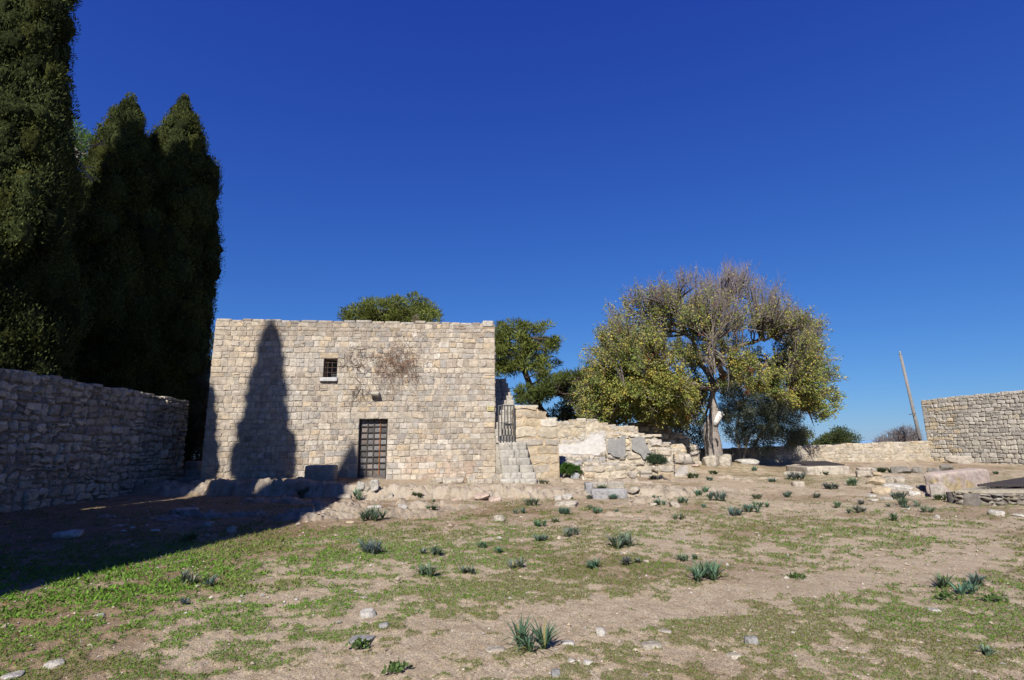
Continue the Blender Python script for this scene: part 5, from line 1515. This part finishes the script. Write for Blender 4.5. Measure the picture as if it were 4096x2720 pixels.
# rubble heaps lying on banks of earth, under the plastered wall and left of the tree
def bank(name, label, xa, xb, Ya, hgt, run, seed):
    n = 40; a = at(xa, 1870, Ya)[0]; b = at(xb, 1870, Ya)[0]
    def hz(x, y):
        u = (np.asarray(x, float) - a) / (b - a); t = (np.asarray(y, float) - Ya) / run
        return H0(x, y) - .06 + hgt * ss(0, .9, t) * ss(-.02, .12, u) * ss(1.02, .82, u) + .10 * (fbm(np.asarray(x) * 3, np.asarray(y) * 3, 0, seed, 3) - .5) * ss(0, .2, t)
    V = []
    for i in range(n + 1):
        for j in range(13):
            x = a + (b - a) * i / n; y = Ya + run * j / 12
            V.append((x, y, float(hz(x, y))))
    Q = np.array([(i * 13 + j, (i + 1) * 13 + j, (i + 1) * 13 + j + 1, i * 13 + j + 1) for i in range(n) for j in range(12)])
    tag(mk(name, V, Q, M_ROUGH, None, np.array((.38, .31, .225)), False), label, 'earth bank', kind='structure')
    return lambda x, y: np.where((np.asarray(y) > Ya) & (np.asarray(y) < Ya + run) & (np.asarray(x) > a) & (np.asarray(x) < b), hz(x, y), H0(x, y))
B1 = bank('earth_bank', 'bank of earth under the rubble of the plastered wall', 2215, 2530, 19.1, .62, 2.7, 5)
B2 = bank('earth_slope', 'bank of earth sloping under the stone heap', 2680, 2830, 20.2, 1.0, 3.0, 6)
rs_ = np.random.RandomState(600)
def heap(n, h, fx, fy, cols, label, group, seed, boxy):
    k = 0
    while k < n:
        px = rs_.uniform(*fx); py = rs_.uniform(*fy(px))
        c = gp(px, py, h)
        if c[1] > 23.4: continue
        big = rs_.uniform(24, 60) * c[1] / FOC
        V, Q = rock((big, big * .8, big * .62), seed + k, boxy, .12, 7)
        V = V @ rot_z(rs_.uniform(-.6, .6))
        kc = np.array(ROCKCOL[cols[rs_.randint(len(cols))]]) * rs_.uniform(.85, 1.2)
        o = mk('rubble_stone', V, Q, M_ROUGH, None, kc, True); o.location = (c[0], c[1], float(h(c[0], c[1])) + big * .16)
        tag(o, label, 'rock', group); k += 1
heap(40, B1, (2232, 2500), lambda p: (1822 - max(0, (p - 2400) * .06), 1876 - max(0, (p - 2400) * .06)), ('grey', 'pale', 'pale'), 'rough stone in the rubble heap under the white plastered wall', 'rubble heap under the plastered wall', 700, .45)
heap(32, B2, (2690, 2800), lambda p: (1775 + (p - 2690) * .3, 1852), ('pale', 'pale', 'warm'), 'rough stone in the heap sloping down from the stepped ruin to the tree', 'stone heap left of the tree', 760, .55)
# stones and steps in the gap left of the chapel
for i, (xa, xb, yb, yt, Y, lb) in enumerate(((735, 797, 1866, 1846, 21.0, 'uppermost dark step in the gap left of the chapel'), (735, 797, 1906, 1882, 20.3, 'middle stone step in the gap left of the chapel'), (690, 800, 1950, 1912, 19.5, 'broad lowest stone step in the gap left of the chapel'), (800, 850, 1920, 1884, 19.0, 'rough stone between the steps and the chapel corner'))):
    A = at(xa, yb, Y); B = at(xb, yb, Y)
    block('stone_step', lb, 'step', A[:2], B[:2], .55, float(H0(A[0], Y)) - .1, at(xa, yt, Y)[2], 120 + i, (.36, .33, .28), .9, .07)
# ------------------------------------------------------------------ spiky asphodel plants
PG = 'spiky blue green plants scattered over the courtyard'
def asphodel(label, px, py, w, h, seed, ros=None, nleaf=None, green=0.0, group=PG, name='spiky_plant'):
    rs = np.random.RandomState(seed)
    hue = rs.uniform(.82, 1.2, 3) * rs.uniform(.85, 1.2)
    c = gp(px, py); t = np.linalg.norm(c - EYE) / np.linalg.norm(ray(px, py))
    Wm = w * t / FOC; Wm *= 1.06; Hm = h * t / FOC * .88
    c = c + np.array([0, Wm * .15, 0])
    c[2] = float(Hf(c[0], c[1]))
    nr = ros or max(1, int(round(Wm / .115)))
    pxm = t / (FOC / 4)
    V = []; Fq = []; Cc = []; o = 0
    for r in range(nr):
        bx = (r + .5) / nr - .5 if nr > 1 else 0
        b = np.array([bx * Wm * .72 + rs.normal() * .02, rs.normal() * Wm * .13, 0])
        b[2] = float(Hf(c[0] + b[0], c[1] + b[1])) - c[2]
        Hr = Hm * rs.uniform(.9, 1.15); reach = max(min(Wm * .5, .16 + Wm / nr), Hm * .6)
        for k in range(nleaf or rs.randint(26, 38)):
            a = rs.uniform(0, 2 * math.pi); u = rs.rand() ** .6
            L = math.hypot(Hr, reach * u) * rs.uniform(.75, 1.1)
            lean = u * 1.0; droop = rs.uniform(.2, 1.1) * u
            d = np.array([math.cos(a), math.sin(a), 0]); sd = np.array([-math.sin(a), math.cos(a), 0])
            wd = max(.018, .8 * pxm) * rs.uniform(.75, 1.25)
            ang = math.pi / 2 - lean * .55; p = b + d * .012; m = 5
            pts = [p]
            for j in range(m):
                p = p + (d * math.cos(ang) + np.array([0, 0, 1]) * math.sin(ang)) * L / m
                p[2] = max(p[2], .008); pts.append(p); ang -= droop * .42
            base = np.array((.15, .21, .145)) * hue * rs.uniform(.65, 1.3)
            if rs.rand() < .05: base = np.array((.30, .25, .10)) * rs.uniform(.6, 1.1)
            if green: base = (1 - green) * base + green * np.array((.075, .12, .03))
            wf = [.8, 1.0, .95, .8, .5, .06]
            for j, q in enumerate(pts):
                V += [q - sd * wd * wf[j] * .5, q + sd * wd * wf[j] * .5]
                kk = base if j > 1 else base * .6 + .4 * np.array((.12, .15, .03))
                Cc += [kk, kk]
            for j in range(m): Fq.append((o + 2 * j, o + 2 * j + 1, o + 2 * j + 3, o + 2 * j + 2))
            o += 2 * (m + 1)
    ob = mk(name, V, np.array(Fq), M_LEAF, None, np.array(Cc))
    ob.location = c
    tag(ob, label, 'plant', group)
PL = [
 ('big spiky clump standing in front of the white flat stone below the ledge', 1487, 2081, 104, 62),
 ('big spiky clump at the right end of the bright grass, below the ledge clump', 1482, 2226, 102, 60),
 ('small spiky plant, left one of a pair on pale soil', 1694, 2226, 38, 30),
 ('spiky plant, right one of a pair on pale soil', 1745, 2229, 48, 40),
 ('broad spiky clump in the open ground left of centre, below the pair', 1701, 2316, 98, 50),
 ('thin spreading spiky plant up right of the pair', 1932, 2195, 52, 30),
 ('few leaved spiky plant just below the thin spreading one', 1990, 2219, 42, 26),
 ('compact spiky plant near the centre, left of the bare sand', 2062, 2281, 62, 44),
 ('two low spiky tufts grown together between the broad and the compact clumps', 1872, 2302, 62, 30),
 ('spiky tuft at the foot of the brown slope near the centre', 2165, 2106, 58, 28),
 ('compact dark spiky plant below the ledge near the centre', 2079, 2057, 46, 30),
 ('broad spiky clump tight under the ledge, above the compact dark plant', 2123, 2027, 70, 34),
 ('small pale green tuft among pebbles on the brown slope', 1724, 2042, 52, 20),
 ('tiny dark tuft under the ledge on the brown slope', 1738, 2013, 20, 14),
 ('low spiky plant with a left leaning leaf, left of the wide clump', 2161, 2166, 66, 30),
 ('rounded spiky clump in mid courtyard above the wide one', 2282, 2147, 78, 42),
 ('widest dense spiky clump of the middle courtyard', 2488, 2198, 128, 58),
 ('two joined spiky plants below the widest dense clump', 2383, 2285, 78, 44),
 ('upright spiky plant right below the widest dense clump', 2503, 2270, 54, 42),
 ('tiny spiky plant right of the upright one', 2555, 2263, 28, 24),
 ('small spiky plant right of the pale stone, left of a tinier one', 2742, 2248, 48, 34),
 ('tinier spiky plant beside the small one right of centre', 2778, 2239, 36, 26),
 ('large leafy spiky clump in the centre foreground', 2126, 2630, 172, 118),
 ('dense silvery spiky clump right of centre', 2839, 2338, 160, 74),
 ('left rosette of the dark spiky group at the right', 3796, 2360, 90, 66),
 ('front rosette of the dark spiky group at the right', 3880, 2384, 100, 62),
 ('right rear rosette of the dark spiky group at the right', 3930, 2352, 78, 58),
 ('lone spiky plant near the lower right corner', 3974, 2634, 80, 46),
 ('bushy spiky clump below the bedrock band', 2877, 2007, 74, 44),
 ('left spiky clump of the three in a diagonal row', 2942, 2062, 68, 34),
 ('middle spiky clump of the three in a diagonal row', 3013, 2050, 76, 32),
 ('right rear spiky clump of the three in a diagonal row', 3049, 2028, 64, 22),
 ('round spiky clump between the lone squarish stone and the diagonal row', 2719, 2077, 48, 28),
 ('spiky clump above the round one', 2732, 2013, 48, 26),
 ('single small spiky plant above the diagonal row', 2817, 2034, 26, 20),
 ('wide low spiky clump left of the bushy one', 2815, 1981, 58, 22),
 ('small spiky plant right of the bushy clump', 3037, 1999, 44, 24),
 ('spiky plant on the flat rock streak on the right', 3151, 1988, 42, 26),
 ('spiky plant midway to the rock pile', 3274, 1991, 32, 28),
 ('dark dense spiky clump in the grass below the rock pile', 3356, 2034, 52, 26),
 ('spiky plant right of the dark dense clump', 3454, 2022, 40, 24),
 ('leaning spiky plant below the dark dense clump', 3448, 2054, 54, 32),
 ('small faint spiky tuft left of the leaning plant', 3402, 2056, 28, 22),
 ('long dark spiky clump under the rock pile', 3643, 2029, 94, 32),
 ('grassy spiky clump right above the long dark one', 3602, 2001, 66, 34),
 ('tall narrow spiky plant on the grass at the right', 3582, 2086, 40, 42),
 ('small spiky tuft left of the long dark clump', 3549, 2028, 28, 18),
 ('sparse spiky plant left of the grated cistern', 3715, 2050, 46, 30),
 ('pair of spiky clumps on the bank before the slatted cistern', 3197, 1922, 84, 28),
 ('small spiky plant in front of a low stone on the bank', 3090, 1932, 34, 18),
 ('tiny spiky plant beneath the flat tree boulder', 3018, 1885, 26, 18),
 ('low green tuft in front of the carved curved block', 2771, 1913, 50, 24),
 ('green tuft on the mossy ground right of the carved block', 2857, 1899, 34, 20),
 ('small tuft below the mossy ground before the bedrock', 2834, 1922, 30, 18),
 ('spiky clump low behind the lone squarish stone', 2643, 2022, 62, 24),
 ('small spiky plant behind the lone squarish stone', 2633, 1997, 38, 15),
 ('bright green tuft in front of the cornice block', 2613, 1917, 34, 14),
 ('dark tuft growing against the front of the broken trough', 2457, 1998, 34, 28),
 ('green tuft inside the broken trough', 2408, 1962, 58, 24),
 ('dark tuft at the left front of the broken trough', 2362, 1998, 30, 22),
 ('spiky clump right below the long pale stone', 2260, 2062, 58, 34),
 ('spiky tuft right of the long pale stone', 2372, 2044, 42, 22),
 ('spiky tuft below another one right of the long pale stone', 2393, 2058, 40, 26),
 ('little spiky plant in the open left of the round clump', 2466, 2057, 28, 18),
 ('low spiky plant at the end of the brown slope', 2219, 2093, 42, 20),
 ('larger spiky plant near the shadow edge on the left', 733, 2350, 84, 66),
 ('upright spiky plant right of the larger one near the shadow edge', 824, 2356, 44, 48),
 ('thin upright spiky sprig below the larger one on the left', 730, 2424, 26, 38),
 ('spiky plant standing in the shadow on the left', 753, 2164, 74, 44),
 ('dark tuft growing from the shaded ledge', 1206, 1992, 56, 34),
 ('tuft growing at the left end of the lit ledge', 1424, 2002, 30, 44),
 ('grass tuft at the foot of the stairs', 2172, 1938, 44, 18),
 ('green tuft on the ledge below the door', 1668, 1996, 46, 20),
 ('green tuft at the foot of the pink slab', 3770, 2004, 52, 28),
 ('green tuft before the slatted cistern', 3300, 1899, 42, 14),
 ('green tuft on the upper bank left of the ledge rocks', 3540, 1890, 54, 24),
 ('dark tuft midway on the bank left of the block shaped boulder', 3412, 1945, 44, 40),
 ('low dark tufts in a row left of the rock pile', 3335, 1958, 74, 20),
 ('low tuft under the tall right wall', 4070, 1855, 60, 14),
 ('dark tuft behind the pink slab', 3990, 1897, 28, 14),
]
for i, (lb, px, py, w, h) in enumerate(PL):
    asphodel(lb, px, py, w, h, 2000 + i, green=.55 if 'green' in lb and 'spiky' not in lb else 0)
# broad leaved weeds
def weed(label, px, py, w, h, seed):
    rs = np.random.RandomState(seed); c = gp(px, py); t = np.linalg.norm(c - EYE) / np.linalg.norm(ray(px, py)); Wm = w * t / FOC
    n = 70; P_ = np.stack([rs.normal(size=n) * min(Wm * .25, .085), rs.normal(size=n) * min(Wm * .15, .06), rs.uniform(.01, .05, n)], -1)
    A_ = unit(np.stack([P_[:, 0] * 4, P_[:, 1] * 4, np.full(n, .35)], -1) + rs.normal(size=(n, 3)) * .35)
    V, Q = cards(P_, A_, rs.uniform(.025, .05, n), rs.uniform(.02, .04, n), rs)
    o = mk('leafy_weed', V, Q, M_LEAF, None, np.repeat(np.array((.085, .14, .04))[None] * rs.uniform(.6, 1.4, (n, 1)), 4, 0)); o.location = (c[0], c[1] + Wm * .2, float(Hf(c[0], c[1] + Wm * .2)))
    tag(o, label, 'weed', 'low broad leaved weeds')
weed('round leaved weed in front of the flat grey lichened stone', 1437, 2600, 74, 40, 1)
weed('round leaved weed near the bottom edge left of centre', 1582, 2700, 80, 36, 2)
weed('dark green creeping weed under the dark spiky group', 3800, 2405, 80, 22, 23)
weed('dark green creeping weed at the right edge', 3990, 2418, 90, 18, 4)
weed('green weed patch in the sand right of the silvery clump', 3190, 2315, 64, 18, 5)
# ------------------------------------------------------------------ grass and gravel
def scatter(n, seed, rmin, rmax, powr=0.0):
    rs = np.random.RandomState(seed)
    th = np.radians(rs.uniform(-50, 50, n))
    u = rs.rand(n)
    r = 1 / (1 / rmin + u * (1 / rmax - 1 / rmin))      # about even in the picture
    return r * np.sin(th), r * np.cos(th), r, rs
def grass():
    n = 520000
    x, y, r, rs = scatter(n, 900, 3.3, 24)
    f_ = grass_f(x, y)
    k = rs.rand(n) < ss(.48, .56, f_) * .95 + .02
    k &= ~((y > 16.6) & (x < .4)) & (x > -12.3)
    x, y, r, f_ = x[k], y[k], r[k], f_[k]
    z = Hf(x, y) - .004
    m = len(x)
    P_ = np.stack([x, y, z], -1)
    lush = np.clip(blob(x, y, 500, 2420, 3.2, 1.7) + .75 * blob(x, y, 1150, 2200, 2.8, 1.6), 0, 1)
    A_ = unit(rs.normal(size=(m, 3)) * np.array([1, 1, .3]) + np.array([0, 0, .75]))
    tall = np.clip(blob(x, y, 500, 2310, 2.6, 1.0) + .9 * blob(x, y, 100, 2420, 1.5, .9), 0, 1)
    sz = np.clip(r * .0030, .011, .034) * (1 + .45 * lush * (rs.rand(m) < .4) + .8 * tall * (rs.rand(m) < .25))
    V, Q = cards(P_, A_, sz * rs.uniform(.8, 1.9, m), sz * rs.uniform(.3, .5, m), rs)
    tone = fbm(x * .9, y * .9, 0, 77, 3)[:, None]; fine = rs.uniform(.65, 1.35, (m, 1))
    olive = np.array((.165, .205, .05)); green = np.array((.13, .24, .035)); red = np.array((.22, .125, .055))
    c = olive + (green - olive) * np.clip((tone - .42) * 5 + lush[:, None] * 1.0, 0, 1)
    rr = (rs.rand(m) < .10 * (1 - lush))[:, None]
    c = np.where(rr, red, c) * fine * (1 + .25 * lush[:, None])
    tag(mk('grass', V, Q, M_GRASS, None, np.repeat(c, 4, 0)), 'low patchy grass and moss on the courtyard soil', 'grass', kind='stuff')
grass()
def gravel():
    n = 32000
    x, y, r, rs = scatter(n, 901, 3.3, 17)
    k = rs.rand(n) < (.35 + .65 * ss(.55, .4, grass_f(x, y)))
    k &= ~((y > 16.4) & (x < .4)) & (x > -12.3)
    x, y, r = x[k], y[k], r[k]; m = len(x); z = Hf(x, y)
    s = np.clip(r * .0008, .003, .011) * np.exp(rs.normal(size=m) * .6)
    oc = np.array([(1, 0, 0), (-1, 0, 0), (0, 1, 0), (0, -1, 0), (0, 0, 1), (0, 0, -1)], float)
    V = oc[None] * s[:, None, None] * rs.uniform(.6, 1.3, (m, 6, 1)) * np.array([1, 1, .65])
    a = rs.rand(m) * 6.28; ca, sa = np.cos(a)[:, None], np.sin(a)[:, None]
    X = V[..., 0] * ca - V[..., 1] * sa; Yv = V[..., 0] * sa + V[..., 1] * ca
    V = np.stack([X + x[:, None], Yv + y[:, None], V[..., 2] + z[:, None] + s[:, None] * .25], -1).reshape(-1, 3)
    f6 = np.array([(0, 2, 4), (2, 1, 4), (1, 3, 4), (3, 0, 4), (2, 0, 5), (1, 2, 5), (3, 1, 5), (0, 3, 5)])
    Fs = (np.arange(m)[:, None, None] * 6 + f6[None]).reshape(-1, 3)
    pal = np.array([(.46, .38, .29), (.42, .33, .24), (.50, .45, .38), (.33, .26, .19), (.36, .33, .30)])
    c = pal[rs.randint(0, 5, m)] * rs.uniform(.8, 1.2, (m, 1))
    tag(mk('gravel', V, Fs, M_SMOOTH, None, np.repeat(c, 6, 0)), 'small pebbles and gravel strewn over the courtyard soil', 'gravel', kind='stuff')
gravel()
